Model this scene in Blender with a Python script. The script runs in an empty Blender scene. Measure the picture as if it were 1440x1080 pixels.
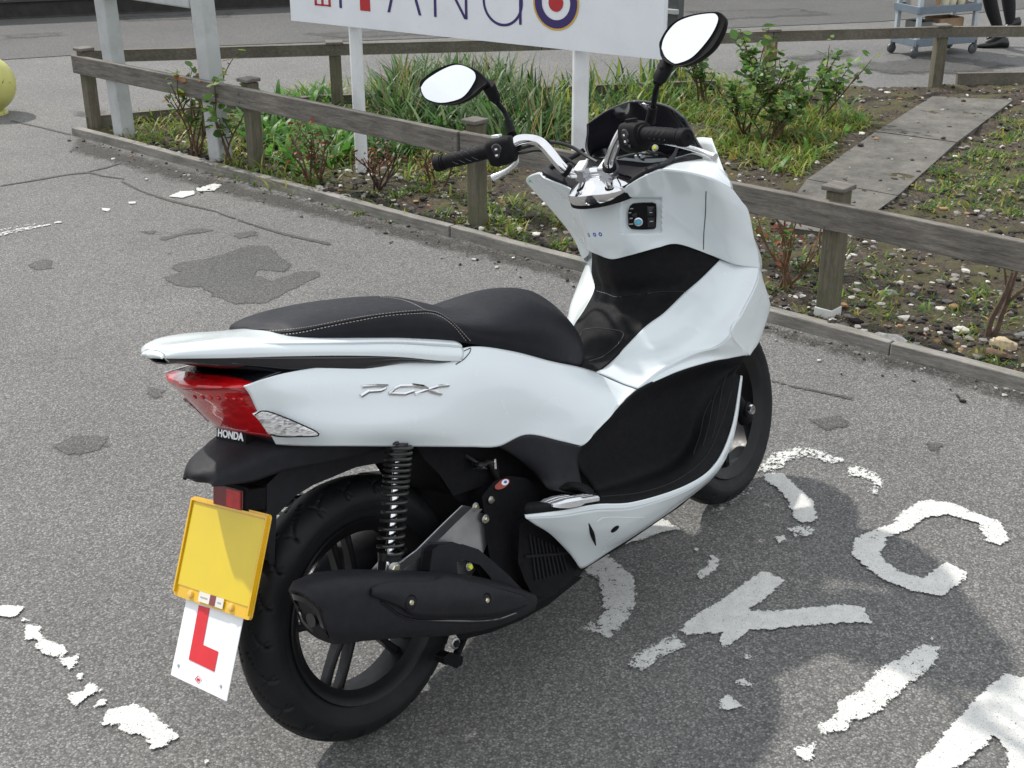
import bpy, math, random
import numpy as np
from mathutils import Vector, Matrix, noise
from mathutils.bvhtree import BVHTree
R = math.radians
random.seed(7); rng = np.random.default_rng(11)

# ---------------------------------------------------------------- camera, sky, sun, exposure
scn = bpy.context.scene
col = scn.collection
F = 1872.05                                   # focal length in pixels of a 1440 wide picture
CAM = Vector((-1.4835, -1.7002, 1.7357)); YAW, PIT, ROL = R(41.6981), R(23.4619), R(-0.2452)
fw = Vector((math.cos(YAW)*math.cos(PIT), math.sin(YAW)*math.cos(PIT), -math.sin(PIT)))
rt0 = Vector((math.sin(YAW), -math.cos(YAW), 0)); up0 = rt0.cross(fw)
rt = math.cos(ROL)*rt0 + math.sin(ROL)*up0; up = -math.sin(ROL)*rt0 + math.cos(ROL)*up0
cd = bpy.data.cameras.new('camera'); cam = bpy.data.objects.new('camera', cd); col.objects.link(cam)
M = Matrix((rt, up, -fw)).transposed().to_4x4(); M.translation = CAM; cam.matrix_world = M
cd.sensor_width = 36; cd.lens = F/1440*36; cd.clip_start = .05; cd.clip_end = 500
scn.camera = cam

SUN_DIR = Vector((0.02, 0.93, 1.06)).normalized()
elev = math.asin(SUN_DIR.z); azim = math.atan2(SUN_DIR.x, SUN_DIR.y)
w = bpy.data.worlds.new('World'); scn.world = w; w.use_nodes = True
nt = w.node_tree; nt.nodes.clear()
N = nt.nodes.new; K = nt.links.new
out = N('ShaderNodeOutputWorld'); bg = N('ShaderNodeBackground'); bg.inputs[1].default_value = 0.132
sky = N('ShaderNodeTexSky'); sky.sky_type = 'NISHITA'; sky.sun_disc = False
sky.sun_elevation = elev; sky.sun_rotation = azim; sky.air_density = 1.0; sky.dust_density = 2.0
tc = N('ShaderNodeTexCoord'); nz = N('ShaderNodeTexNoise'); nz.inputs['Scale'].default_value = 2.2
nz.inputs['Detail'].default_value = 7; nz.inputs['Roughness'].default_value = .6
mp = N('ShaderNodeMapping'); mp.inputs['Scale'].default_value = (1, 1, 2.2)
cr = N('ShaderNodeValToRGB'); cr.color_ramp.elements[0].position = .18; cr.color_ramp.elements[1].position = .42
mx = N('ShaderNodeMix'); mx.data_type = 'RGBA'; mx.inputs['B'].default_value = (7.0, 7.3, 7.7, 1)
K(tc.outputs['Generated'], mp.inputs[0]); K(mp.outputs[0], nz.inputs[0]); K(nz.outputs[0], cr.inputs[0])
K(cr.outputs[0], mx.inputs['Factor']); K(sky.outputs[0], mx.inputs['A']); K(mx.outputs['Result'], bg.inputs[0]); K(bg.outputs[0], out.inputs[0])
sd = bpy.data.lights.new('sun', 'SUN'); sd.energy = 3.3; sd.angle = R(1.6); sd.color = (1, .96, .9)
so = bpy.data.objects.new('sun', sd); col.objects.link(so)
so.rotation_euler = SUN_DIR.to_track_quat('Z', 'Y').to_euler(); so.location = (0, 0, 8)
scn.view_settings.view_transform = 'Standard'; scn.view_settings.look = 'None'; scn.view_settings.gamma = 1
scn.view_settings.use_curve_mapping = False; scn.view_settings.exposure = 0.22

# ---------------------------------------------------------------- rays through points of the view
def ray(u, v): return fw + rt*((u-720)/F) - up*((v-540)/F)
def G(u, v, z=0.0):
    d = ray(u, v); return CAM + d*((z-CAM.z)/d.z)
def onplane(u, v, p, n, o=None, d=None):
    o = CAM if o is None else o; d = ray(u, v) if d is None else d
    return o + d*((p-o).dot(n)/d.dot(n))

# ---------------------------------------------------------------- materials
def node_mat(name):
    m = bpy.data.materials.new(name); m.use_nodes = True
    return m, m.node_tree, m.node_tree.nodes['Principled BSDF']
def mixc(nt, f, a, b, blend='MIX'):
    n = nt.nodes.new('ShaderNodeMix'); n.data_type = 'RGBA'; n.blend_type = blend
    for k, s in (('Factor', f), ('A', a), ('B', b)):
        if hasattr(s, 'is_linked') or isinstance(s, bpy.types.NodeSocket): nt.links.new(s, n.inputs[k])
        else: n.inputs[k].default_value = s if k == 'Factor' else (*s, 1)
    return n.outputs['Result']
def math_(nt, op, a, b=0.0, c=None):
    n = nt.nodes.new('ShaderNodeMath'); n.operation = op
    for i, s in enumerate((a, b) if c is None else (a, b, c)):
        if isinstance(s, bpy.types.NodeSocket): nt.links.new(s, n.inputs[i])
        else: n.inputs[i].default_value = s
    return n.outputs[0]
def noise_(nt, scale, detail=4, rough=.55, vec=None, stretch=None):
    n = nt.nodes.new('ShaderNodeTexNoise'); n.inputs['Scale'].default_value = scale
    n.inputs['Detail'].default_value = detail; n.inputs['Roughness'].default_value = rough
    if vec is None:
        vec = nt.nodes.new('ShaderNodeTexCoord').outputs['Object']
    if stretch:
        m = nt.nodes.new('ShaderNodeMapping'); m.inputs['Scale'].default_value = stretch
        nt.links.new(vec, m.inputs[0]); vec = m.outputs[0]
    nt.links.new(vec, n.inputs['Vector'])
    return n.outputs[0]
def ramp(nt, s, stops):
    n = nt.nodes.new('ShaderNodeValToRGB'); e = n.color_ramp.elements
    while len(e) < len(stops): e.new(.5)
    for i, (p, c) in enumerate(stops):
        e[i].position = p; e[i].color = (*c, 1) if isinstance(c, tuple) else (c, c, c, 1)
    nt.links.new(s, n.inputs[0]); return n.outputs[0]
def bump(nt, h, strength, dist=.002):
    b = nt.nodes.new('ShaderNodeBump'); b.inputs['Strength'].default_value = strength
    b.inputs['Distance'].default_value = dist; nt.links.new(h, b.inputs['Height']); return b.outputs[0]
def P(name, c, rough=.5, metal=0., coat=0., var=.06, vs=30, bs=0., bscale=400, spec=None, trans=0., coatr=.05, dust=0.):
    m, nt, b = node_mat(name)
    n = noise_(nt, vs, 5)
    k = ramp(nt, n, [(.3, tuple(x*(1-var) for x in c)), (.7, tuple(min(1, x*(1+var)) for x in c))])
    if dust:
        k = mixc(nt, ramp(nt, noise_(nt, 9, 7, .7), [(.5, 0.), (.75, dust)]), k, (.22, .2, .17))
    nt.links.new(k, b.inputs['Base Color'])
    r = ramp(nt, noise_(nt, vs*2.3, 4), [(.3, max(0, rough-.05)), (.7, min(1, rough+.06))]); nt.links.new(r, b.inputs['Roughness'])
    b.inputs['Metallic'].default_value = metal
    b.inputs['Coat Weight'].default_value = coat; b.inputs['Coat Roughness'].default_value = coatr
    if spec is not None: b.inputs['Specular IOR Level'].default_value = spec
    if trans: b.inputs['Transmission Weight'].default_value = trans
    if bs: nt.links.new(bump(nt, noise_(nt, bscale, 2), bs, .001), b.inputs['Normal'])
    return m

def asphalt_nodes(nt, b, dark=1.0, tint=(1, 1, 1)):
    tcn = nt.nodes.new('ShaderNodeTexCoord').outputs['Object']
    vo = nt.nodes.new('ShaderNodeTexVoronoi'); vo.inputs['Scale'].default_value = 215; nt.links.new(tcn, vo.inputs['Vector'])
    sep = nt.nodes.new('ShaderNodeSeparateColor'); nt.links.new(vo.outputs['Color'], sep.inputs[0])
    chips = ramp(nt, sep.outputs[0], [(0, (.092*dark, .09*dark, .088*dark)), (.45, (.148*dark, .145*dark, .14*dark)), (.8, (.205*dark, .201*dark, .192*dark)), (.97, (.29*dark, .285*dark, .272*dark))])
    gap = ramp(nt, vo.outputs['Distance'], [(.25, 1.), (.75, .55)])
    c = mixc(nt, 1.0, chips, gap, 'MULTIPLY')
    c = mixc(nt, 1.0, c, ramp(nt, noise_(nt, 420, 3, .7, tcn), [(.25, .86), (.75, 1.14)]), 'MULTIPLY')
    c = mixc(nt, 1.0, c, ramp(nt, noise_(nt, 1.3, 8, .65, tcn), [(.3, (.84*tint[0], .84*tint[1], .85*tint[2])), (.7, (1.14*tint[0], 1.13*tint[1], 1.11*tint[2]))]), 'MULTIPLY')
    c = mixc(nt, ramp(nt, noise_(nt, 14, 6, .7, tcn), [(.55, 0.), (.8, .35)]), c, (.1*dark, .095*dark, .085*dark))
    nt.links.new(c, b.inputs['Base Color']); b.inputs['Roughness'].default_value = .78
    h = math_(nt, 'ADD', math_(nt, 'MULTIPLY', vo.outputs['Distance'], -.7), noise_(nt, 330, 3, .6, tcn))
    nt.links.new(bump(nt, h, .65, .003), b.inputs['Normal'])
m_asph, nt, b = node_mat('asphalt'); asphalt_nodes(nt, b, 1.08)
m_road, nt, b = node_mat('far_asphalt'); asphalt_nodes(nt, b, .66)

def decal_mat(name, kind, amp=.010, sc=70, dark=.5, color=(.7, .7, .68), soft=None):
    m, nt, b = node_mat(name)
    at = nt.nodes.new('ShaderNodeAttribute'); at.attribute_name = 'sd'
    aw = nt.nodes.new('ShaderNodeAttribute'); aw.attribute_name = 'wear'
    n1 = noise_(nt, sc, 5, .7); n2 = noise_(nt, 260, 3, .6); n3 = noise_(nt, 95, 6, .75)
    s = math_(nt, 'MULTIPLY_ADD', math_(nt, 'SUBTRACT', n1, .5), amp*4, at.outputs['Fac'])
    s = math_(nt, 'MULTIPLY_ADD', math_(nt, 'SUBTRACT', n2, .5), amp*.8+.0015, s)
    if soft: edge = math_(nt, 'MULTIPLY', math_(nt, 'MINIMUM', math_(nt, 'MAXIMUM', math_(nt, 'DIVIDE', s, soft), 0.), 1.), 1.)
    else: edge = math_(nt, 'GREATER_THAN', s, 0.)
    thr = math_(nt, 'MULTIPLY_ADD', math_(nt, 'MAXIMUM', math_(nt, 'SUBTRACT', .013, s), 0.), 7., aw.outputs['Fac']) if kind == 'paint' else aw.outputs['Fac']
    hole = math_(nt, 'GREATER_THAN', n3, thr)
    a = math_(nt, 'MULTIPLY', edge, hole)
    if kind == 'paint': a = math_(nt, 'MULTIPLY', a, math_(nt, 'GREATER_THAN', noise_(nt, 300, 3, .7), .37))
    if kind == 'paint':
        c = ramp(nt, noise_(nt, 35, 6, .7), [(.3, tuple(x*.82 for x in color)), (.6, color)])
        c = mixc(nt, ramp(nt, noise_(nt, 300, 4, .8), [(.52, 0.), (.68, .55)]), c, (.2, .19, .18))
        nt.links.new(c, b.inputs['Base Color']); b.inputs['Roughness'].default_value = .6
        nt.links.new(bump(nt, noise_(nt, 240, 4, .7), .5, .002), b.inputs['Normal'])
    elif kind == 'asphalt':
        asphalt_nodes(nt, b, dark, color)
    t = nt.nodes.new('ShaderNodeBsdfTransparent'); mx = nt.nodes.new('ShaderNodeMixShader')
    nt.links.new(a, mx.inputs[0]); nt.links.new(t.outputs[0], mx.inputs[1]); nt.links.new(b.outputs[0], mx.inputs[2])
    nt.links.new(mx.outputs[0], nt.nodes['Material Output'].inputs[0]); return m
m_paint = decal_mat('worn_white_paint', 'paint', .0085, 70, color=(.66, .66, .63))
m_damp = decal_mat('damp_asphalt', 'asphalt', .016, 22, dark=.62, color=(1, 1, 1), soft=.01)
m_damp2 = decal_mat('faint_damp_asphalt', 'asphalt', .09, 6, dark=.62, color=(1, 1, 1), soft=.12)
m_crack = decal_mat('cracked_asphalt', 'asphalt', .006, 60, dark=.5, color=(1, .97, .9))
m_dirt = decal_mat('soil_spill', 'asphalt', .05, 12, dark=.42, color=(1.0, .93, .83), soft=.08)

def wood(name, c1, c2, along='y', green=0.):
    m, nt, b = node_mat(name)
    st = {'y': (9, .7, 9), 'x': (.7, 9, 9), 'z': (9, 9, .7)}[along]
    g = noise_(nt, 9, 8, .7, stretch=st); fine = noise_(nt, 55, 5, .7, stretch=st); bl = noise_(nt, 5, 5)
    c = ramp(nt, g, [(.3, c1), (.7, c2)])
    c = mixc(nt, 1.0, c, ramp(nt, fine, [(.3, .6), (.65, 1.2)]), 'MULTIPLY')
    c = mixc(nt, 1.0, c, ramp(nt, bl, [(.3, .75), (.7, 1.2)]), 'MULTIPLY')
    if green: c = mixc(nt, ramp(nt, noise_(nt, 7, 6, .7), [(.45, 0.), (.7, green)]), c, (.07, .085, .03))
    nt.links.new(c, b.inputs['Base Color']); b.inputs['Roughness'].default_value = .85
    nt.links.new(bump(nt, fine, .6, .003), b.inputs['Normal']); return m
m_rail = wood('weathered_rail', (.075, .066, .055), (.235, .215, .185), 'y')
m_rail_far = wood('weathered_far_rail', (.085, .075, .055), (.185, .168, .135), 'x')
m_post = wood('weathered_post', (.075, .066, .045), (.18, .16, .115), 'z', .6)
m_post_tan = wood('brown_post', (.15, .085, .04), (.28, .18, .1), 'z')
m_edge = wood('edging_board', (.15, .14, .125), (.34, .32, .29), 'y', .25)
m_white = P('sign_white', (.74, .77, .79), .35, var=.03, vs=6, dust=.1)
m_wpost = P('white_post_paint', (.72, .74, .75), .4, var=.04, vs=8, dust=.25)
m_gpost = P('grey_post_paint', (.42, .435, .43), .45, var=.1, vs=6, dust=.45)
m_dgrey = P('dark_grey_metal', (.09, .095, .1), .4, .3)
m_navy = P('navy_ink', (.035, .02, .12), .4); m_red = P('red_ink', (.42, .02, .025), .4); m_gold = P('gold_ink', (.6, .36, .06), .4)
m_conc = None
m, nt, b = node_mat('concrete_slab'); m_conc = m
c = ramp(nt, noise_(nt, 4, 10, .8), [(.35, (.06, .056, .048)), (.65, (.175, .165, .145))])
c = mixc(nt, 1.0, c, ramp(nt, noise_(nt, 90, 5, .8), [(.3, .7), (.7, 1.2)]), 'MULTIPLY')
c = mixc(nt, ramp(nt, noise_(nt, 25, 6, .75), [(.6, 0.), (.72, .7)]), c, (.27, .25, .22))
nt.links.new(c, b.inputs['Base Color']); b.inputs['Roughness'].default_value = .9
nt.links.new(bump(nt, noise_(nt, 120, 5, .7), .6, .004), b.inputs['Normal'])
m, nt, b = node_mat('soil'); m_soil = m
c = ramp(nt, noise_(nt, 75, 8, .85), [(.36, (.013, .009, .007)), (.5, (.075, .055, .04)), (.64, (.21, .165, .12))])
c = mixc(nt, 1.0, c, ramp(nt, noise_(nt, 14, 5, .7), [(.35, .55), (.65, 1.25)]), 'MULTIPLY')
c = mixc(nt, ramp(nt, noise_(nt, 5, 7, .75), [(.45, 0.), (.6, .85)]), c, (.12, .115, .035))
nt.links.new(c, b.inputs['Base Color']); b.inputs['Roughness'].default_value = .95
nt.links.new(bump(nt, noise_(nt, 90, 8, .8), 1.0, .02), b.inputs['Normal'])
def vcol_mat(name, rough=.6, trans=0.):
    m, nt, b = node_mat(name); a = nt.nodes.new('ShaderNodeAttribute'); a.attribute_name = 'tone'
    nt.links.new(a.outputs['Color'], b.inputs['Base Color']); b.inputs['Roughness'].default_value = rough
    if trans:
        t = nt.nodes.new('ShaderNodeBsdfTranslucent'); nt.links.new(a.outputs['Color'], t.inputs[0])
        mx = nt.nodes.new('ShaderNodeMixShader'); mx.inputs[0].default_value = trans
        nt.links.new(b.outputs[0], mx.inputs[1]); nt.links.new(t.outputs[0], mx.inputs[2]); nt.links.new(mx.outputs[0], nt.nodes['Material Output'].inputs[0])
    return m
m_leaf = vcol_mat('leaf', .45, .5); m_stone = vcol_mat('stone', .85)

# ---------------------------------------------------------------- mesh helpers
def tag(o, label=None, cat=None, group=None, kind=None):
    for k, x in (('label', label), ('category', cat), ('group', group), ('kind', kind)):
        if x: o[k] = x
    return o
def empty(name, loc=(0, 0, 0), rz=0):
    o = bpy.data.objects.new(name, None); col.objects.link(o); o.location = loc; o.rotation_euler = (0, 0, rz); o.empty_display_size = .1; return o
def mk(name, V, Fc, mat, parent=None, smooth=True, bevel=0, solid=0, ang=38, origin=None, subsurf=0, offset=0.):
    V = [Vector(v) for v in V]
    me = bpy.data.meshes.new(name)
    o = bpy.data.objects.new(name, me); col.objects.link(o)
    if origin is not None: V = [v-Vector(origin) for v in V]; o.location = origin
    me.from_pydata([tuple(v) for v in V], [], Fc)
    me.validate(); me.update()
    if mat: me.materials.append(mat)
    if smooth:
        me.polygons.foreach_set('use_smooth', [True]*len(me.polygons)); me.set_sharp_from_angle(angle=R(ang))
    if solid:
        s = o.modifiers.new('solid', 'SOLIDIFY'); s.thickness = solid; s.offset = offset
    if bevel:
        bv = o.modifiers.new('bevel', 'BEVEL'); bv.width = bevel; bv.segments = 3; bv.limit_method = 'ANGLE'; bv.angle_limit = R(35)
        bv.harden_normals = False
    if subsurf:
        s = o.modifiers.new('sub', 'SUBSURF'); s.levels = s.render_levels = subsurf
    if parent is not None: o.parent = parent
    return o
def box(c, s, rot=None):
    c = Vector(c); h = Vector(s)*.5
    V = [Vector((x*h.x, y*h.y, z*h.z)) for x in (-1, 1) for y in (-1, 1) for z in (-1, 1)]
    if rot is not None: V = [rot@v for v in V]
    return [c+v for v in V], [(0, 1, 3, 2), (4, 6, 7, 5), (0, 4, 5, 1), (2, 3, 7, 6), (0, 2, 6, 4), (1, 5, 7, 3)]
def join(*parts):
    V, Fc = [], []
    for v, f in parts:
        n = len(V); V += list(v); Fc += [tuple(i+n for i in q) for q in f]
    return V, Fc
def cr_(p, t):        # Catmull-Rom through numpy rows p at parameter t (0..len-1)
    n = len(p); i = min(int(t), n-2); f = t-i
    p1, p2 = p[i], p[i+1]; p0 = p[i-1] if i > 0 else 2*p1-p2; p3 = p[i+2] if i+2 < n else 2*p2-p1
    return .5*((2*p1)+(-p0+p2)*f+(2*p0-5*p1+4*p2-p3)*f*f+(-p0+3*p1-3*p2+p3)*f**3)
def spline(pts, n):
    p = np.array([tuple(q) for q in pts], float)
    return [cr_(p, t) for t in np.linspace(0, len(p)-1, n)]
def grid_surf(rows, nu, nv):
    g = [spline(r, nu) for r in rows]
    g = np.array(g)                                     # rows x nu x 3
    V = []
    for t in np.linspace(0, len(g)-1, nv): V.append(cr_(g, t))
    V = np.array(V); Fc = [(j*nu+i, j*nu+i+1, (j+1)*nu+i+1, (j+1)*nu+i) for j in range(nv-1) for i in range(nu-1)]
    return [Vector(v) for v in V.reshape(-1, 3)], Fc
def tube(path, r, n=12, cap=True):
    p = [Vector(q) for q in path]; m = len(p)
    rr = [r]*m if not hasattr(r, '__len__') else list(r)
    V, Fc = [], []; nrm = None
    for i in range(m):
        d = (p[min(i+1, m-1)]-p[max(i-1, 0)]).normalized()
        if nrm is None: nrm = d.orthogonal().normalized()
        nrm = (nrm-d*nrm.dot(d)).normalized(); bn = d.cross(nrm)
        for k in range(n):
            a = 2*math.pi*k/n; V.append(p[i]+(nrm*math.cos(a)+bn*math.sin(a))*rr[i])
    for i in range(m-1):
        for k in range(n): Fc.append((i*n+k, i*n+(k+1) % n, (i+1)*n+(k+1) % n, (i+1)*n+k))
    if cap: Fc.append(tuple(range(n-1, -1, -1))); Fc.append(tuple((m-1)*n+k for k in range(n)))
    return V, Fc
def lathe(prof, origin, axis, n=48, closed=False):      # prof: (radius, along)
    ax = Vector(axis).normalized(); e1 = ax.orthogonal().normalized(); e2 = ax.cross(e1); o = Vector(origin)
    V, Fc = [], []; m = len(prof)
    for k in range(n):
        a = 2*math.pi*k/n; d = e1*math.cos(a)+e2*math.sin(a)
        for r, h in prof: V.append(o+d*r+ax*h)
    for k in range(n):
        for i in range(m if closed else m-1):
            j = (i+1) % m; Fc.append((k*m+i, ((k+1) % n)*m+i, ((k+1) % n)*m+j, k*m+j))
    return V, Fc
def loft(rings, cap=True):
    n = len(rings[0]); V = [Vector(q) for r in rings for q in r]; Fc = []
    for j in range(len(rings)-1):
        for k in range(n): Fc.append((j*n+k, j*n+(k+1) % n, (j+1)*n+(k+1) % n, (j+1)*n+k))
    if cap: Fc.append(tuple(range(n-1, -1, -1))); Fc.append(tuple((len(rings)-1)*n+k for k in range(n)))
    return V, Fc
def prism(poly, n, t):                                  # poly (3D) extruded by t along n
    k = len(poly); V = [Vector(p) for p in poly]+[Vector(p)+Vector(n)*t for p in poly]
    return V, [tuple(range(k)), tuple(range(2*k-1, k-1, -1))]+[(i, (i+1) % k, k+(i+1) % k, k+i) for i in range(k)]
def text_mesh(s, size, offset=.0, depth=.001, align='CENTER'):
    cu = bpy.data.curves.new('t', 'FONT'); cu.body = s; cu.size = size; cu.offset = offset; cu.extrude = depth; cu.align_x = align; cu.align_y = 'CENTER'; cu.resolution_u = 3
    ob = bpy.data.objects.new('t', cu); col.objects.link(ob)
    me = bpy.data.meshes.new_from_object(ob.evaluated_get(bpy.context.evaluated_depsgraph_get()))
    V = [v.co.copy() for v in me.vertices]; Fc = [tuple(p.vertices) for p in me.polygons]
    bpy.data.objects.remove(ob); bpy.data.meshes.remove(me); return V, Fc
def set_attr(me, name, vals, typ='FLOAT'):
    a = me.attributes.new(name, typ, 'POINT')
    if typ == 'FLOAT': a.data.foreach_set('value', np.asarray(vals, np.float32).ravel())
    else: a.data.foreach_set('color', np.asarray(vals, np.float32).ravel())

# ================================================================ SETTING
S = 60
tag(mk('ground', [(-S, -S, 0), (S, -S, 0), (S, S, 0), (-S, S, 0)], [(0, 1, 2, 3)], m_asph, smooth=False), kind='structure')
bnd = [(-500, 100), (0, 84), (310, 64), (700, 50), (960, 42), (1240, 30), (1440, 12)]
rp = [G(u, v, .004) for u, v in bnd]
d0 = (rp[-1]-rp[-2]).normalized()
rp += [rp[-1]+d0*6, Vector((50, 8, .004)), Vector((50, 55, .004)), Vector((-10, 55, .004))]
tag(mk('road', rp, [tuple(range(len(rp)))], m_road, smooth=False), kind='structure')

def zc(ox, oy, s): return lambda pts: [(x/s+ox, y/s+oy) for x, y in pts]
ZA, ZB, ZC = zc(780, 600, 2.182), zc(0, 720, 3), zc(0, 0, 3); ZD = zc(0, 200, 3)
def decal(name, polys, mat, z, cell=.012, pad=.025, wear=None, label=None):
    V, Fc, sdv, wv = [], [], [], []
    for q, pl in enumerate(polys):
        w_ = wear[q] if wear else 0.
        pg = np.array([tuple(G(u, v))[:2] for u, v in pl]); lo, hi = pg.min(0)-pad, pg.max(0)+pad
        nx, ny = (np.ceil((hi-lo)/cell)).astype(int)+1
        X, Y = np.meshgrid(lo[0]+np.arange(nx)*cell, lo[1]+np.arange(ny)*cell, indexing='ij')
        dist = np.full(X.shape, 1e9); ins = np.zeros(X.shape, bool)
        for i in range(len(pg)):
            a, b2 = pg[i], pg[(i+1) % len(pg)]; e = b2-a
            t = np.clip(((X-a[0])*e[0]+(Y-a[1])*e[1])/max(1e-12, e@e), 0, 1)
            dist = np.minimum(dist, np.hypot(X-a[0]-t*e[0], Y-a[1]-t*e[1]))
            c_ = ((a[1] > Y) != (b2[1] > Y)) & (X < (b2[0]-a[0])*(Y-a[1])/(b2[1]-a[1]+1e-12)+a[0]); ins ^= c_
        s_ = np.where(ins, dist, -dist); ok = s_ > -pad*.8
        idx = -np.ones(X.shape, int); base = len(V); zz = z+q*.00002
        cells = ok[:-1, :-1] | ok[1:, :-1] | ok[:-1, 1:] | ok[1:, 1:]
        use = np.zeros(X.shape, bool); use[:-1, :-1] |= cells; use[1:, :-1] |= cells; use[:-1, 1:] |= cells; use[1:, 1:] |= cells
        idx[use] = base+np.arange(use.sum())
        V += [(x, y, zz) for x, y in zip(X[use], Y[use])]; sdv += list(s_[use]); wv += [w_]*int(use.sum())
        for i, j in zip(*np.nonzero(cells)): Fc.append((int(idx[i, j]), int(idx[i+1, j]), int(idx[i+1, j+1]), int(idx[i, j+1])))
    me = bpy.data.meshes.new(name); me.from_pydata(V, [], Fc); me.materials.append(mat)
    set_attr(me, 'sd', sdv); set_attr(me, 'wear', wv)
    o = bpy.data.objects.new(name, me); col.objects.link(o); tag(o, kind='structure'); return o
PA = [  # worn lettering beside the scooter
 ([(90, 440), (150, 385), (195, 425), (240, 460), (250, 510), (245, 560), (215, 610), (165, 655), (140, 640), (130, 600), (150, 570), (145, 520), (130, 470), (100, 455)], .4),
 ([(205, 350), (270, 310), (330, 286), (385, 320), (340, 325), (270, 350), (220, 360), (150, 400), (60, 440), (40, 420)], .35),
 ([(62, 622), (100, 595), (135, 590), (140, 640), (90, 640)], .52),
 ([(640, 148), (700, 148), (745, 190), (790, 230), (805, 290), (760, 300), (735, 285), (715, 230), (680, 190), (640, 165)], .3),
 ([(710, 320), (760, 303), (800, 318), (790, 340), (740, 342)], .45), ([(675, 342), (700, 338), (708, 352), (690, 359)], .3),
 ([(605, 135), (670, 85), (750, 62), (830, 80), (895, 108), (850, 118), (780, 95), (720, 108), (690, 135), (640, 145)], .47),
 ([(900, 128), (925, 118), (990, 145), (1012, 180), (985, 212), (955, 205), (985, 180), (940, 160), (895, 152)], .46),
 ([(470, 265), (530, 225), (600, 175), (610, 190), (560, 235), (500, 275)], .5),
 ([(912, 395), (920, 345), (1020, 345), (1000, 390), (1005, 410), (1060, 450), (1130, 470), (1200, 420), (1265, 450), (1255, 475), (1190, 525), (1100, 510), (1000, 470), (950, 430)], .33),
 ([(925, 352), (945, 335), (975, 322), (1040, 300), (1060, 268), (1130, 228), (1220, 238), (1300, 272), (1370, 298), (1395, 350), (1370, 368), (1320, 355), (1300, 300), (1200, 272), (1130, 286), (1090, 318), (1030, 342)], .37),
 ([(385, 625), (440, 575), (500, 545), (560, 500), (640, 445), (705, 475), (670, 510), (590, 570), (720, 568), (880, 550), (945, 558), (975, 607), (880, 606), (740, 617), (660, 627), (600, 625), (565, 655), (520, 682), (503, 670), (515, 635), (450, 640), (400, 642)], .3),
 ([(375, 640), (402, 680), (330, 710), (270, 756), (226, 735), (240, 705), (280, 690), (330, 655)], .42),
 ([(480, 398), (507, 413), (492, 445), (450, 477), (433, 460), (465, 435)], .38),
 ([(1090, 690), (1130, 673), (1188, 683), (1160, 740), (1080, 800), (1000, 872), (940, 907), (900, 905), (905, 935), (820, 948), (812, 920), (865, 885), (870, 850), (940, 810), (1000, 745), (1060, 715)], .38),
 ([(545, 775), (590, 768), (622, 795), (600, 812), (560, 802)], .5), ([(503, 850), (530, 826), (582, 867), (510, 874)], .35), ([(562, 700), (602, 698), (607, 722), (580, 716)], .45),
 ([(726, 990), (805, 972), (790, 1010), (807, 1025), (780, 1035), (735, 1010)], .4), ([(430, 375), (440, 375), (440, 385), (430, 385)], .3), ([(1150, 652), (1165, 652), (1165, 660), (1150, 660)], .3),
 ([(1115, 1030), (1160, 1000), (1200, 940), (1260, 880), (1300, 830), (1380, 763), (1440, 775), (1540, 800), (1580, 1110), (1400, 1120), (1388, 1000), (1350, 950), (1290, 1010), (1230, 1050), (1150, 1090), (1100, 1070)], .3)]
decal('road_marking', [ZA(p) for p, _ in PA], m_paint, .0045, .008, .018, [w_ for _, w_ in PA])
PB = [[(-60, 400), (80, 400), (103, 412), (60, 452), (-60, 440)], [(110, 480), (172, 485), (167, 520), (215, 555), (275, 572), (283, 597), (240, 617), (180, 600), (150, 570), (160, 550), (103, 540)],
      [(242, 615), (300, 620), (332, 603), (332, 640), (290, 672), (268, 645)], [(322, 690), (352, 683), (352, 712), (330, 714)], [(98, 455), (123, 457), (120, 472), (100, 468)], [(285, 770), (340, 765), (385, 723), (428, 755), (360, 790), (325, 824), (290, 805)],
      [(392, 827), (430, 793), (452, 803), (425, 832)], [(427, 892), (460, 840), (580, 816), (640, 850), (700, 900), (757, 955), (700, 992), (640, 1005), (620, 960), (590, 940), (540, 947), (500, 920), (495, 890), (435, 912)], [(846, 1062), (888, 1052), (872, 1074)]]
decal('road_marking', [ZB(p) for p in PB], m_paint, .0045, .008, .018, [.34]*len(PB))
PC = [[(712, 832), (760, 810), (818, 808), (822, 822), (770, 838)], [(820, 800), (900, 778), (938, 783), (905, 807), (840, 810)], [(428, 880), (467, 883), (457, 895), (433, 892)], [(540, 855), (575, 853), (570, 862), (545, 862)],
      [(-60, 1000), (60, 968), (215, 946), (222, 953), (60, 987), (-60, 1015)], [(-60, 985), (0, 970), (140, 945), (192, 935), (190, 943), (60, 968), (-60, 992)], [(230, 940), (262, 935), (262, 942), (230, 946)]]
decal('road_marking', [ZC(p) for p in PC], m_paint, .0045, .008, .02, [.3, .4, .3, .3, .5, .53, .4])
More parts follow.
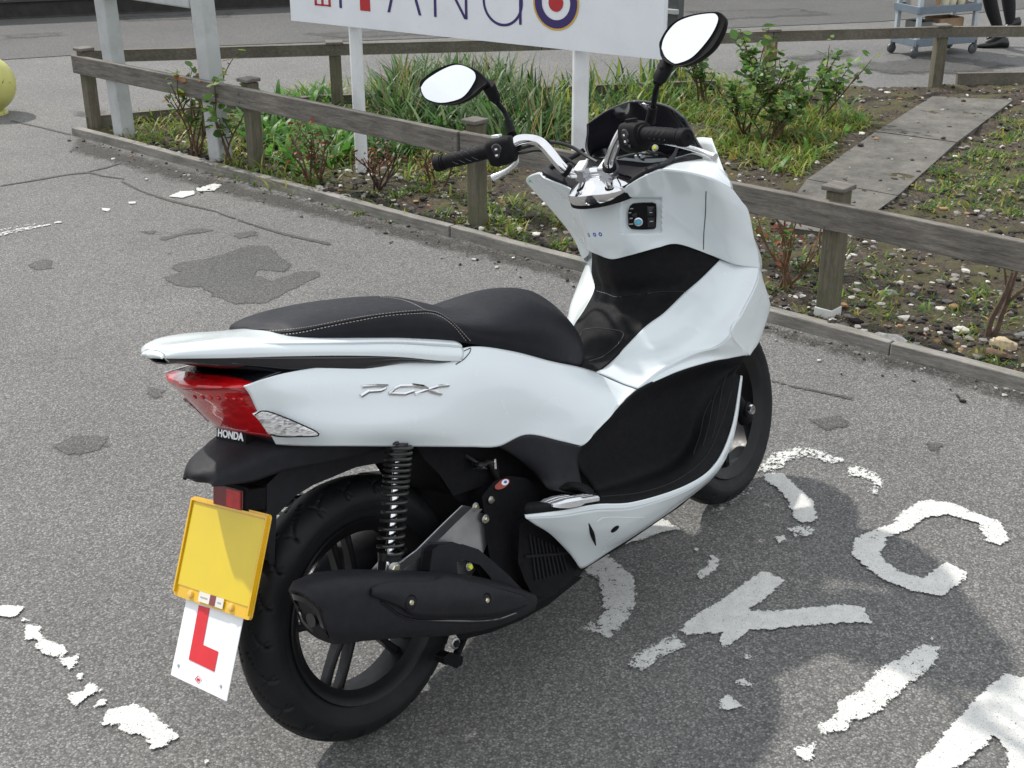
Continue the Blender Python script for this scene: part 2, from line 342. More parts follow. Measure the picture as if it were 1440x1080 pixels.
PD = [[(690, 570), (760, 550), (715, 530), (760, 505), (870, 495), (950, 470), (1050, 435), (1140, 440), (1190, 490), (1235, 520), (1200, 550), (1140, 545), (1085, 540), (1080, 560), (1150, 585), (1260, 545), (1340, 545), (1355, 565), (1280, 600), (1200, 640), (1130, 680), (1000, 685), (900, 650), (850, 615), (760, 610), (700, 590)],
      [(115, 520), (170, 495), (225, 500), (220, 525), (250, 535), (150, 540)], [(570, 375), (680, 375), (640, 392)], [(650, 412), (760, 383), (820, 363), (918, 372), (760, 397), (700, 418)], [(980, 385), (1080, 375), (1090, 395), (1000, 410)],
      [(225, 1285), (300, 1240), (450, 1235), (460, 1290), (330, 1325), (240, 1310)], [(600, 1030), (700, 1045), (690, 1080), (640, 1085)], [(820, 720), (850, 718), (845, 730)], [(690, 468), (735, 466), (720, 476)], [(380, 380), (410, 378), (400, 388)], [(460, 392), (495, 390), (480, 398)]]
decal('damp_patch', [ZD(p) for p in PD]+[[(1135, 590), (1185, 585), (1195, 600), (1160, 608)], [(1290, 620), (1330, 625), (1320, 640)]], m_damp, .0018, .015, .03, [0.]*13)
decal('damp_patch', [[(150, 24), (330, 18), (330, 26), (180, 32)], [(420, 48), (560, 42), (640, 50), (470, 56)], [(960, 16), (1120, 12), (1180, 22), (1000, 30)], [(1010, 48), (1150, 40), (1180, 50)], [(1180, 92), (1330, 78), (1440, 92), (1380, 104), (1250, 106)], [(95, 158), (150, 155), (156, 163), (110, 166)], [(1100, 80), (1200, 70), (1210, 80), (1120, 92)], [(0, 50), (90, 45), (90, 52), (0, 58)]], m_damp2, .006, .04, .2, [.42]*8)
def strip(pts, wpx):
    a, b2 = [], []
    for i, (x, y) in enumerate(pts):
        k = wpx*(.6+.8*random.random()); a.append((x, y-k)); b2.append((x, y+k))
    return a+b2[::-1]
decal('asphalt_crack', [strip([(0, 262), (30, 257), (60, 252), (95, 246), (125, 243), (145, 248), (175, 252)], .9), strip([(172, 256), (200, 270), (240, 283), (300, 297), (350, 315), (400, 330), (465, 344)], 1.5),
      strip([(1085, 536), (1110, 543), (1150, 551), (1200, 562)], 1.3), strip([(15, 170), (60, 180), (100, 190)], .8), strip([(120, 243), (150, 236), (170, 230)], .7)], m_crack, .0028, .01, .02, [.36, .3, .4, .4, .4])
kerb = [(107, 195), (200, 222), (342, 262), (480, 297), (600, 328), (700, 352), (830, 388), (1085, 458), (1200, 490), (1330, 520), (1460, 556), (1600, 596)]
o = decal('soil_spill', [[(u, v-3) for u, v in kerb]+[(u-12-2*random.random(), v+12+8*random.random()) for u, v in kerb[::-1]]], m_dirt, .0022, .02, .08, [.46])

# planting bed: soil sheet with a rough surface
K0 = 2.575
bed = [(K0, 5.24), (K0, -4.0), (13.5, -4.0), (8.9, .1), (7.15, 1.98), (5.9, 3.05), (3.9, 4.62), (2.9, 5.22)]
def inside(x, y, pg):
    r = False; n = len(pg)
    for i in range(n):
        (x1, y1), (x2, y2) = pg[i], pg[(i+1) % n]
        if (y1 > y) != (y2 > y) and x < (x2-x1)*(y-y1)/(y2-y1)+x1: r = not r
    return r
def soil_z(x, y): return .03+.022*noise.fractal(Vector((x*3, y*3, 0)), .8, 2.2, 4)+.012*noise.noise(Vector((x*14, y*14, 3)))+.011*noise.noise(Vector((x*38, y*38, 9)))
cs = .03; V, Fc, idx = [], [], {}
xs = np.arange(K0, 9.5, cs); ys = np.arange(-4, 5.3, cs)
for i, x in enumerate(xs):
    for j, y in enumerate(ys):
        if inside(x+cs/2, y+cs/2, bed) and (y > -1.4-(x-K0)*.3):
            q = []
            for a, b2 in ((i, j), (i+1, j), (i+1, j+1), (i, j+1)):
                if (a, b2) not in idx:
                    X, Y = K0+a*cs, -4+b2*cs; idx[(a, b2)] = len(V); V.append((X, Y, soil_z(X, Y)))
                q.append(idx[(a, b2)])
            Fc.append(tuple(q))
tag(mk('soil_bed', V, Fc, m_soil, ang=180), kind='structure')

# stepping path of concrete slabs through the bed
pth = empty('concrete_path'); tag(pth, kind='structure')
cl = [(1088, 318), (1135, 252), (1232, 185), (1312, 135)]; cr2 = [(1185, 330), (1262, 275), (1345, 200), (1425, 140)]
for i in range(3):
    e = .022
    q = [G(*cl[i], .05), G(*cl[i+1], .05), G(*cr2[i+1], .05), G(*cr2[i], .05)]; c_ = sum(q, Vector())/4; q = [c_+(p-c_)*(1-e) for p in q]
    mk('path_slab', *prism(q, (0, 0, -1), .06), m_conc, pth, smooth=False, bevel=.006)

# stones in the soil: more than anyone could count
def scatter_stones(n, region, smin, smax, seed):
    rg = random.Random(seed); V, Fc, C = [], [], []
    ico = [(0, 0, 1), (.89, 0, .45), (.28, .85, .45), (-.72, .53, .45), (-.72, -.53, .45), (.28, -.85, .45), (.72, .53, -.45), (-.28, .85, -.45), (-.89, 0, -.45), (-.28, -.85, -.45), (.72, -.53, -.45), (0, 0, -1)]
    icf = [(0, 1, 2), (0, 2, 3), (0, 3, 4), (0, 4, 5), (0, 5, 1), (1, 6, 2), (2, 6, 7), (2, 7, 3), (3, 7, 8), (3, 8, 4), (4, 8, 9), (4, 9, 5), (5, 9, 10), (5, 10, 1), (1, 10, 6), (6, 11, 7), (7, 11, 8), (8, 11, 9), (9, 11, 10), (10, 11, 6)]
    for _ in range(n):
        x, y = region(rg); s = smin+(smax-smin)*rg.random()**3; a = rg.random()*6.28
        sx, sy, sz = s*(.7+.8*rg.random()), s*(.6+.5*rg.random()), s*(.35+.35*rg.random()); zz = soil_z(x, y) if x > K0 else .003
        if x > K0 and inside(x, y, PATHP): zz = .05
        b0 = len(V)
        for p in ico:
            k = .75+.5*rg.random(); px, py = p[0]*sx*k, p[1]*sy*k
            V.append((x+px*math.cos(a)-py*math.sin(a), y+px*math.sin(a)+py*math.cos(a), zz+p[2]*sz*k+sz*.3))
        r_ = rg.random()
        if r_ < .15: t = .3+.35*rg.random(); c = (t, t*.95, t*.87)
        elif r_ < .42: t = .1+.15*rg.random(); c = (t, t*.92, t*.8)
        elif r_ < .96: t = .014+.05*rg.random()**2; c = (t, t*.8, t*.62)
        else: c = (.3, .17, .08)
        C += [(*c, 1)]*12; Fc += [tuple(b0+i for i in f) for f in icf]
    return V, Fc, C
PATHP = [tuple(G(*p))[:2] for p in cl]+[tuple(G(*p))[:2] for p in cr2[::-1]]
def reg_bed(rg):
    while True:
        y = -1.2+5.8*rg.random()**1.25; x = K0+4.9*rg.random()**1.7
        if inside(x, y, bed) and not (inside(x, y, PATHP) and rg.random() < .9): return x, y
V, Fc, C = scatter_stones(17000, reg_bed, .003, .021, 1)
o = mk('stone_chips', V, Fc, m_stone, smooth=False); set_attr(o.data, 'tone', C, 'FLOAT_COLOR'); tag(o, kind='stuff')
def reg_spill(rg): return K0-.05-.3*rg.random()**2, -1+6.2*rg.random()
V, Fc, C = scatter_stones(420, reg_spill, .002, .011, 2)
o = mk('grit', V, Fc, m_stone, smooth=False); set_attr(o.data, 'tone', C, 'FLOAT_COLOR'); tag(o, kind='stuff')

def rock(name, u, v, s, c, label):
    g = G(u, v, .04); rg = random.Random(int(u)); V, Fc, _ = [], [], 0
    n, m = 14, 8
    for j in range(m+1):
        for i in range(n):
            th = math.pi*j/m; ph = 2*math.pi*i/n; p = Vector((math.sin(th)*math.cos(ph), math.sin(th)*math.sin(ph), math.cos(th)))
            k = 1+.35*noise.noise(p*1.8+Vector((u, v, 0))); V.append((g.x+p.x*s[0]*k, g.y+p.y*s[1]*k, g.z+p.z*s[2]*k))
    for j in range(m):
        for i in range(n): Fc.append((j*n+i, (j+1)*n+i, (j+1)*n+(i+1) % n, j*n+(i+1) % n))
    o = mk(name, V, Fc, P(name, c, .9, var=.35, vs=60, bs=.6, bscale=150), ang=30, origin=tuple(g)); tag(o, label, 'stone')
rock('stone', 1252, 477, (.025, .06, .018), (.22, .22, .21), 'large grey pitted stone lying on the soil behind the timber edging')
rock('stone', 1411, 486, (.03, .045, .03), (.42, .34, .22), 'pale sandy broken stone at the right side of the bed')
rock('stone', 1400, 497, (.018, .055, .013), (.13, .08, .05), 'flat brown stone fragment in front of the pale sandy stone')
rock('stone', 1352, 464, (.02, .03, .012), (.5, .48, .42), 'small white stone between the grey stone and the sandy stone')

# timber edging boards
ed = empty('timber_edging', (2.55, 2, 0)); tag(ed, 'long low weathered timber edging board between the tarmac and the planting bed', 'edging')
def child(name, VF, mat, par, **k):
    off = par.location; V = [Vector(v)-off for v in VF[0]]; return mk(name, V, VF[1], mat, par, **k)
for y0, y1, dx in ((5.27, 2.25, 0), (2.244, .15, .006), (.144, -3.0, 0)):
    n = 14; q = [(2.532+dx+.004*math.sin(y0+i), y0+(y1-y0)*i/n) for i in range(n+1)]
    rings = [[(x, y, -.02), (x+.045, y, -.02), (x+.045, y, .048), (x, y, .048)] for x, y in q]
    child('board', loft(rings), m_edge, ed, bevel=.004)
edf = empty('timber_edging', (4.5, 4, 0)); tag(edf, 'low dark timber edging board along the far side of the planting bed', 'edging')
fl = [(2.62, 5.25), (3.9, 4.68), (5.9, 3.1), (7.15, 2.02), (8.3, .9)]
for (a, b2) in zip(fl, fl[1:]):
    if a[0] == 5.9: continue
    a, b2 = Vector((*a, 0)), Vector((*b2, 0)); n = (b2-a).normalized().cross(Vector((0, 0, 1)))*.02
    child('board', prism([a-n, b2-n, b2+n, a+n], (0, 0, 1), .1), m_rail_far, edf, bevel=.004)

# near fence
fn = empty('wooden_fence', (2.62, 2, 0)); tag(fn, 'low weathered wooden post and rail fence along the tarmac, nearest the scooter', 'fence')
for (x, y, h, s) in ((2.65, 5.22, .47, .064), (2.66, 3.74, .475, .064), (2.67, 2.2, .485, .064), (2.665, .46, .5, .067), (2.67, -1.2, .5, .067)):
    child('post', join(box((x, y, h/2-.05), (s, s, h+.1))), m_post, fn, bevel=.005)
    child('post_cap', box((x-.006, y, h+.0135), (s+.024, s+.024, .018)), m_rail, fn, bevel=.005)
for (y0, y1, z0, z1) in ((5.27, 2.235, .452, .46), (2.23, -3.4, .462, .48)):
    n = 20; rings = []
    for i in range(n+1):
        y = y0+(y1-y0)*i/n; z = z0+(z1-z0)*i/n+.003*math.sin(y*2.3); x = 2.585+.004*math.sin(y*1.7)
        if y0 < 3: x += .012
        rings.append([(x, y, z-.1), (x+.034, y, z-.1), (x+.034, y, z), (x, y, z)])
    child('rail', loft(rings), m_rail, fn, bevel=.004)
child('concrete_footing', box((2.665, .46, .035), (.073, .073, .07)), P('footing', (.6, .6, .58), .8, dust=.5), fn, bevel=.004)
for y in (5.23, 3.74, 2.26, 2.2, .46):
    for dz in (-.03, -.07): child('nail', lathe([(0, .002), (.005, .002), (.005, 0)], (2.583, y, .455+dz), (-1, 0, 0), 8), m_dgrey, fn)
# far fence
ff = empty('wooden_fence', (5, 3.5, 0)); tag(ff, 'low wooden post and rail fence on the far side of the flower bed', 'fence')
tops = [G(108, 72, .47), G(470, 62, .45), G(760, 55, .45), G(1085, 44, .43), G(1325, 38, .41), G(1640, 36, .41)]
for i, t in enumerate(tops):
    if i in (0, 2): continue
    child('post', box((t.x, t.y, t.z/2-.02), (.07, .07, t.z-.004), Matrix.Rotation(R(-40), 3, 'Z')), m_post_tan if i == 3 else m_post, ff, bevel=.004)
    child('post_cap', box((t.x, t.y, t.z+.01), (.1, .1, .016), Matrix.Rotation(R(-40), 3, 'Z')), m_rail, ff, bevel=.004)
for a, b2 in zip(tops, tops[1:]):
    d = (b2-a).normalized(); n = Vector((d.y, -d.x, 0))*.018; a, b2 = a+Vector((0, 0, .006))+n*1.2, b2+Vector((0, 0, .006))+n*1.2-d*.004
    child('rail', prism([a-n, b2-n, b2+n, a+n], (0, 0, -1), .066), m_rail_far, ff, bevel=.003)

# white sign board on two posts
sb = empty('sign_board', (2.95, 2.6, 0)); tag(sb, 'large white sign board with navy lettering and a round target emblem on two posts', 'sign')
A0, A1 = G(410, 28, .765), G(930, 83, .765); sx = (A1-A0); sx.z = 0; W = sx.length; sx.normalize(); sn = Vector((-sx.y, sx.x, 0))
if sn.dot(CAM-A0) < 0: sn = -sn
child('panel', prism([A0, A1, A1+Vector((0, 0, 1.15)), A0+Vector((0, 0, 1.15))], -sn, .035), m_white, sb, bevel=.003)
for (u, v, wd, yl) in ((509, 257, .064, 0), (803, 71, .074, 1)):
    t = (onplane(u if yl else 483, v if yl else 36, A0, sn)); t.z = 0; t -= sn*.085
    rings = [[Vector((t.x+wd/2*math.cos(a), t.y+wd/2*math.sin(a), z)) for a in np.linspace(0, 2*math.pi, 29)[:-1]] for z in (-.05, .9, 1.8)]
    child('post', loft(rings), m_wpost, sb)
def sp(u, v, dz=0): return onplane(u, v, A0, sn)+Vector((0, 0, dz))+sn*.001
def spoly(name, pts, m): child(name, prism(pts, sn, .0015), m, sb, smooth=False)
H = .27
def vbar(u, v, wpx, h=H, m=m_navy, name='letter'):
    a, b2 = sp(u-wpx/2, v), sp(u+wpx/2, v+wpx*.1); spoly(name, [a, b2, b2+Vector((0, 0, h)), a+Vector((0, 0, h))], m)
vbar(479.5, 11, 3.4); vbar(514, 14.6, 14, H, m_red)
def slant(u0, v0, u1, v1, wpx, h=H):       # foot at (u0,v0), head above (u1,v1)
    a, b2 = sp(u0-wpx/2, v0), sp(u0+wpx/2, v0+.3); c_, d_ = sp(u1+wpx/2, v1)+Vector((0, 0, h)), sp(u1-wpx/2, v1)+Vector((0, 0, h)); spoly('letter', [a, b2, c_, d_], m_navy)
slant(547, 17, 567, 19, 3.6); slant(591, 21.5, 570, 19.2, 3.6)
vbar(612.5, 23.5, 3.4); vbar(656, 27, 3.4); slant(655, 26.8, 612, 23.4, 3.6)
def ring(uc, vc, ro, ri, m, name, a0=0, a1=360, lift=0.):
    c_ = sp(uc, vc)+sn*lift; n = 56; V = []
    for k in range(n+1):
        a = R(a0+(a1-a0)*k/n); d = sx*math.cos(a)+Vector((0, 0, 1))*math.sin(a); V += [c_+d*ri, c_+d*ro]
    child(name, (V, [(2*k, 2*k+1, 2*k+3, 2*k+2) for k in range(n)]), m, sb, smooth=False)
ring(707, 2, .108, .096, m_navy, 'letter', 45, 385, .001); vbar(732, 34.5, 3.4)
e_ = sp(782, 4); rr = (sp(782, 43)-e_).length
ring(782, 4, rr, rr*.93, m_gold, 'emblem_ring', lift=.001); ring(782, 4, rr*.925, rr*.62, m_navy, 'emblem_ring', lift=.0014)
ring(782, 4, rr*.32, 0.0001, m_red, 'emblem_disc', lift=.0014)
for (u0, u1, v0, dz) in ((443, 465.5, 7.3, 0), (443, 446, 7.3, .055), (452.5, 455.5, 8.2, .04), (462.5, 465.5, 9.3, .055)):
    a, b2 = sp(u0, v0), sp(u1, v0+(u1-u0)*.09); spoly('letter', [a, b2, b2+Vector((0, 0, .008+dz)), a+Vector((0, 0, .008+dz))], m_red)
# grey metal post behind the sign
g = G(941, 128); gp = empty('metal_post', (g.x, g.y, 0)); tag(gp, 'dark grey metal post with a bracket standing behind the right end of the white sign', 'post')
mk('post', *box((0, 0, .7), (.07, .13, 1.4)), m_dgrey, gp, bevel=.004); mk('bracket', *box((-.05, 0, .52), (.03, .15, .03)), m_gpost, gp, bevel=.003)

# grey notice board frame on two posts
nb = empty('notice_board', (2.75, 4.5, 0)); tag(nb, 'grey painted notice board frame on two thick grey posts inside the fence', 'notice board')
b1, b2_ = G(166, 200), G(301, 236)
ex = (b2_-b1).normalized(); en = Vector((ex.y, -ex.x, 0)); rz = Matrix(((ex.x, en.x, 0), (ex.y, en.y, 0), (0, 0, 1)))
for g in (b1, b2_):
    g = g+Vector((.05, 0, 0)); lean = -ex*.045
    rings = [[g+lean*(z/1.0)+rz@Vector((x*.05, y*.042, 0))+Vector((0, 0, z)) for x, y in ((-1, -1), (1, -1), (1, 1), (-1, 1))] for z in (-.05, 1, 2.1)]
    child('post', loft(rings), m_gpost, nb, bevel=.008)
mid = (b1+b2_)/2+Vector((.05, 0, 0))-ex*.04; Ls = (b2_-b1).length-.13
child('frame', box(mid+Vector((0, 0, .825)), (Ls, .07, .05), rz), m_gpost, nb, bevel=.01)
child('frame', box(mid+Vector((0, 0, 1.9)), (Ls, .07, .05), rz), m_gpost, nb, bevel=.01)
child('panel', box(mid+Vector((0, 0, 1.362)), (Ls-.01, .03, 1.02), rz), m_white, nb)
child('seal', box(mid+Vector((0, 0, .853)), (Ls-.02, .05, .006), rz), m_dgrey, nb)

# low wall with dark kerb at the back
wd = (G(410, 10)-G(0, 28)).normalized(); w0 = G(0, 28)-wd*8; w1 = G(410, 10)+wd*14; wn = Vector((-wd.y, wd.x, 0))
wl = empty('low_wall', tuple(w0)); tag(wl, 'low whitish algae stained wall with a dark kerb beyond the road', 'wall')
m, nt, b = node_mat('stained_wall')
c = ramp(nt, noise_(nt, 3, 6, .7), [(.35, (.3, .34, .33)), (.7, (.5, .55, .54))])
c = mixc(nt, ramp(nt, noise_(nt, 8, 6, .7, stretch=(3, 3, .5)), [(.42, 0.), (.62, .85)]), c, (.12, .15, .05)); nt.links.new(c, b.inputs['Base Color'])
child('kerb', prism([w0, w1, w1+wn*.18, w0+wn*.18], (0, 0, 1), .15), P('dark_kerb', (.028, .028, .024), .9, var=.4, vs=12, bs=.5, bscale=60), wl, bevel=.02)
child('wall_face', prism([w0+wn*.16, w1+wn*.16, w1+wn*.4, w0+wn*.4], (0, 0, 1), .75), m, wl)
child('ledge', prism([w0+wn*.1, w1+wn*.1, w1+wn*.42, w0+wn*.42], (0, 0, 1), .04), m_white, wl)
for o in wl.children:
    if o.name.startswith('ledge'): o.location = (0, 0, .27)

# yellow ball bollard
g = G(-12, 160); bl = empty('ball_bollard', (g.x, g.y, 0)); tag(bl, 'yellow painted concrete ball bollard with chipped paint on the tarmac', 'bollard')
m, nt, b = node_mat('chipped_yellow')
c = ramp(nt, noise_(nt, 6, 5), [(.3, (.46, .45, .12)), (.7, (.58, .57, .19))]); c = mixc(nt, ramp(nt, noise_(nt, 28, 4, .6), [(.66, 0.), (.69, 1.)]), c, (.08, .05, .03))
nt.links.new(c, b.inputs['Base Color']); b.inputs['Roughness'].default_value = .5
mk('ball', *lathe([(0.001, .005)]+[(.172*math.sin(a), .172-.172*math.cos(a)) for a in np.linspace(.2, math.pi-.01, 24)], (0, 0, .012), (0, 0, 1), 40), m, bl)
mk('collar', *lathe([(.0, .022), (.085, .022), (.1, .012), (.1, -.01)], (0, 0, 0), (0, 0, 1), 24), m, bl)

# ---------------------------------------------------------------- vegetation
def blades(n, pos, length, width, tones, seed, up_=.75, droop=1.0, seg=4):
    rg = random.Random(seed); V, Fc, C = [], [], []
    for _ in range(n):
        x, y = pos(rg); L_ = length[0]+(length[1]-length[0])*rg.random(); w_ = width*(.6+.8*rg.random()); a = rg.random()*6.283
        d = Vector((math.cos(a), math.sin(a), 0)); s_ = Vector((-d.y, d.x, 0)); p = Vector((x, y, (soil_z(x, y) if x > K0 else 0)-.005)); el = math.asin(min(1, up_+(1-up_)*rg.random()))
        t = rg.choice(tones); k = .75+.5*rg.random(); t = (t[0]*k, t[1]*k, t[2]*k, 1); dr = droop*(.4+rg.random())
        b0 = len(V)
        for i in range(seg+1):
            f = i/seg; ww = w_*(1-f**2)*.5+.0003; V += [p-s_*ww, p+s_*ww]; C += [t, t]
            dd = d*math.cos(el)+Vector((0, 0, math.sin(el))); p = p+dd*(L_/seg); el -= dr*.9/seg*(1+f)
        Fc += [(b0+2*i, b0+2*i+1, b0+2*i+3, b0+2*i+2) for i in range(seg)]
    return V, Fc, C
def stuff(name, VFC, mat=None):
    o = mk(name, VFC[0], VFC[1], mat or m_leaf, ang=180); set_attr(o.data, 'tone', VFC[2], 'FLOAT_COLOR'); tag(o, kind='stuff'); return o
def gpoly(pts): return [tuple(G(u, v, .03))[:2] for u, v in pts]
def sampler(pg, dens=None, thr=.0):
    xs_ = [p[0] for p in pg]; ys_ = [p[1] for p in pg]
    def f(rg):
        while True:
            x = min(xs_)+(max(xs_)-min(xs_))*rg.random(); y = min(ys_)+(max(ys_)-min(ys_))*rg.random()
            if inside(x, y, pg) and noise.noise(Vector((x*2.6, y*2.6, 7)))+.35 > thr+rg.random()*.5*(1 if thr > -1 else 0): return x, y
    return f
gA = gpoly([(120, 180), (230, 212), (330, 246), (420, 268), (520, 262), (600, 268), (640, 250), (760, 238), (900, 225), (880, 150), (700, 120), (470, 115), (300, 160), (160, 172)])
gB = gpoly([(960, 215), (1040, 232), (1125, 252), (1175, 205), (1225, 180), (1215, 160), (1130, 130), (1000, 110), (900, 118), (880, 200)])
yel = [(.2, .28, .03), (.3, .31, .05), (.12, .22, .03), (.4, .36, .1), (.1, .19, .025), (.26, .2, .05), (.17, .3, .04)]
stuff('ground_cover_leaves', blades(6000, sampler(gA, thr=-.02), (.06, .15), .008, yel, 3, .5, 1.6))
stuff('ground_cover_leaves', blades(5200, sampler(gB, thr=-.08), (.06, .16), .008, yel, 4, .5, 1.6))
dark = [(.05, .12, .025), (.07, .16, .04), (.1, .2, .06), (.04, .09, .02), (.13, .2, .08)]
gD1 = gpoly([(520, 150), (560, 120), (700, 115), (760, 150), (800, 200), (760, 222), (660, 200), (560, 185)])
gD2 = gpoly([(760, 150), (800, 125), (950, 105), (980, 130), (900, 180), (830, 210)]); gD3 = gpoly([(500, 215), (545, 190), (600, 210), (560, 232)])
stuff('daffodil_leaves', blades(1350, sampler(gD1, thr=-.15), (.18, .38), .019, dark+[(.2, .28, .14)], 5, .72, .8, 5))
stuff('daffodil_leaves', blades(480, sampler(gD2, thr=-.1), (.12, .28), .016, dark+yel[:2], 6, .7, .8, 5))
stuff('daffodil_leaves', blades(260, sampler(gD3, thr=-.6), (.12, .26), .014, dark, 8, .6, .9, 5))
stuff('dry_seed_heads', blades(110, sampler(gD1, thr=-.6), (.3, .42), .006, [(.3, .2, .09), (.38, .3, .14)], 9, .9, .35, 5))
gL = gpoly([(350, 150), (470, 130), (500, 200), (470, 250), (400, 240), (340, 200)])
stuff('broad_leaved_weeds', blades(420, sampler(gL, thr=-.4), (.1, .24), .034, [(.1, .26, .04), (.14, .3, .06), (.07, .18, .03)], 15, .55, 1.2, 5))
stuff('broad_leaved_weeds', blades(160, sampler(gB, thr=-.2), (.08, .2), .028, [(.1, .26, .04), (.14, .3, .06)], 16, .55, 1.2, 5))
gS = gpoly([(1030, 300), (1440, 420), (1440, 530), (1250, 480), (1090, 430)]); gS2 = gpoly([(1300, 250), (1440, 150), (1440, 300), (1260, 300)]); gS3 = gpoly([(430, 275), (700, 260), (820, 330), (800, 370), (640, 320)])
def tufts(pg, n, per, seed, tones=yel+dark[:3], Lr=(.02, .06), w_=.008):
    rg = random.Random(seed); f = sampler(pg, thr=-.8); cs_ = [f(rg) for _ in range(n)]
    return blades(n*per, lambda r_: (lambda c_: (c_[0]+r_.gauss(0, .025), c_[1]+r_.gauss(0, .025)))(r_.choice(cs_)), Lr, w_, tones, seed, .4, 1.2, 3)
stuff('weed_tufts', tufts(gS, 70, 16, 21)); stuff('weed_tufts', tufts(gS2, 120, 18, 22)); stuff('weed_tufts', tufts(gS3, 40, 26, 23, Lr=(.03, .09)))

def leaf_quad(p, d, n, L_, w_):
    s_ = d.cross(n).normalized(); return [p, p+d*L_*.3+s_*w_*.42, p+d*L_*.65+s_*w_*.45+n*L_*.04, p+d*L_, p+d*L_*.65-s_*w_*.45+n*L_*.04, p+d*L_*.3-s_*w_*.42]
def shrub(base, h, spread, ns, nl, tones, leafL, seed, label, name='rose_shrub', stem=(.09, .05, .03), group=None, leaf_from=.35, stemr=.007, leanx=0, leany=0):
    rg = random.Random(seed); root = empty(name, (base[0], base[1], soil_z(base[0], base[1]))); tag(root, label, 'shrub', group)
    SV, SF, LV, LF, LC = [], [], [], [], []
    def branch(p, d, L_, r, depth):
        n = 6; pts = [p]; q = p.copy(); dd = d.copy()
        for i in range(n):
            dd = (dd+Vector((rg.uniform(-.2, .2), rg.uniform(-.2, .2), rg.uniform(-.02, .16)))).normalized(); q = q+dd*(L_/n); pts.append(q.copy())
        v, f = tube(pts, [r*(1-.6*i/n) for i in range(n+1)], 6); b0 = len(SV); SV.extend(v); SF.extend(tuple(b0+k for k in g_) for g_ in f)
        for i in range(1, n+1):
            if pts[i].z > h*leaf_from:
                for _ in range(nl):
                    ld = Vector((rg.uniform(-1, 1), rg.uniform(-1, 1), rg.uniform(-.3, .7))).normalized(); nn = Vector((rg.uniform(-.5, .5), rg.uniform(-.5, .5), 1)).normalized()
                    o_ = pts[i]+Vector((rg.gauss(0, .02), rg.gauss(0, .02), rg.gauss(0, .02))); k = leafL*(.6+.7*rg.random())
                    b0 = len(LV); LV.extend(leaf_quad(o_, ld, nn, k, k*.75)); LF.append(tuple(range(b0, b0+6)))
                    t = rg.choice(tones); kk = .7+.6*rg.random(); LC.extend([(t[0]*kk, t[1]*kk, t[2]*kk, 1)]*6)
        if depth:
            for _ in range(rg.choice((2, 3))):
                i = rg.randint(2, n-1); branch(pts[i], (d+Vector((rg.uniform(-.9, .9), rg.uniform(-.9, .9), rg.uniform(0, .5)))).normalized(), L_*.5, r*.6, depth-1)
    for _ in range(ns):
        a = rg.random()*6.28; s_ = spread*(.4+.6*rg.random())/h
        branch(Vector((rg.uniform(-.03, .03), rg.uniform(-.03, .03), -.02)), Vector((math.cos(a)*s_+leanx, math.sin(a)*s_+leany, 1)).normalized(), h*(.65+.35*rg.random()), stemr, 1)
    mk('stems', SV, SF, P('bark', stem, .8, var=.3, vs=40), root)
    if LF: o = mk('leaves', LV, LF, m_leaf, root, smooth=False); set_attr(o.data, 'tone', LC, 'FLOAT_COLOR')
gr = [(.06, .14, .03), (.09, .19, .04), (.13, .24, .05), (.22, .3, .07)]; rd = [(.22, .06, .03), (.3, .1, .04), (.12, .07, .03)]
def gb(u, v): g = G(u, v, .03); return (g.x, g.y)
shrub(gb(272, 222), .5, .3, 6, 2, gr+[(.25, .2, .04), (.3, .12, .04)], .045, 31, 'thorny rose shrub with dark stems between the two grey posts of the notice board')
shrub(gb(322, 232), .42, .2, 3, 2, gr, .05, 32, 'leafy rose shrub half hidden behind the second grey notice board post')
shrub(gb(445, 258), .33, .28, 6, 2, rd+gr[:1], .028, 33, 'reddish rose shrub in the bed left of the sign post', stem=(.12, .06, .04))
shrub(gb(535, 268), .22, .17, 6, 2, rd, .02, 34, 'small bare dark rose shrub with red buds at the foot of the left sign post', stem=(.06, .035, .025), leaf_from=.5)
shrub(gb(610, 262), .25, .2, 4, 1, rd+gr[:1], .025, 35, 'sparse red budded rose shrub below the left mirror of the scooter', leaf_from=.4)
shrub(gb(1098, 192), .52, .34, 5, 3, gr+[(.16, .22, .07)], .055, 36, 'tallest green leafy rose shrub behind the front of the scooter', leanx=.1)
shrub(gb(1148, 176), .42, .2, 3, 3, gr, .05, 37, 'green rose shrub with a stem reaching right beside the concrete path', leanx=.35, leany=-.45)
shrub(gb(1045, 190), .42, .25, 5, 4, gr+[(.2, .24, .08)], .04, 38, 'bushy green rose shrub nearest the windscreen of the scooter')
shrub(gb(990, 150), .45, .22, 4, 3, gr, .045, 39, 'green rose shrub below the raised right mirror')
shrub(gb(1075, 205), .34, .36, 6, 3, gr+[(.2, .24, .08)], .048, 43, 'low spreading green rose shrub in the yellow grass left of the tallest rose shrub')
shrub(gb(1130, 150), .36, .3, 4, 2, gr, .045, 44, 'green rose shrub near the far fence behind the tallest rose shrub', leanx=.1, leany=-.1)
shrub(gb(1108, 405), .33, .2, 6, 1, rd+gr[:2], .028, 40, 'thin red leaved rose shrub in front of the fence beside the scooter nose', stem=(.14, .08, .04), leaf_from=.3)
shrub(gb(1160, 375), .34, .14, 2, 0, gr, .03, 41, 'bare young rose stem rising beside the nearest fence post', stem=(.16, .15, .06), stemr=.004, leanx=.1, leany=-.35)
shrub(gb(1385, 470), .3, .14, 2, 0, rd, .03, 42, 'gnarled pruned rose stump at the right side of the bed', stem=(.1, .065, .045), stemr=.012)

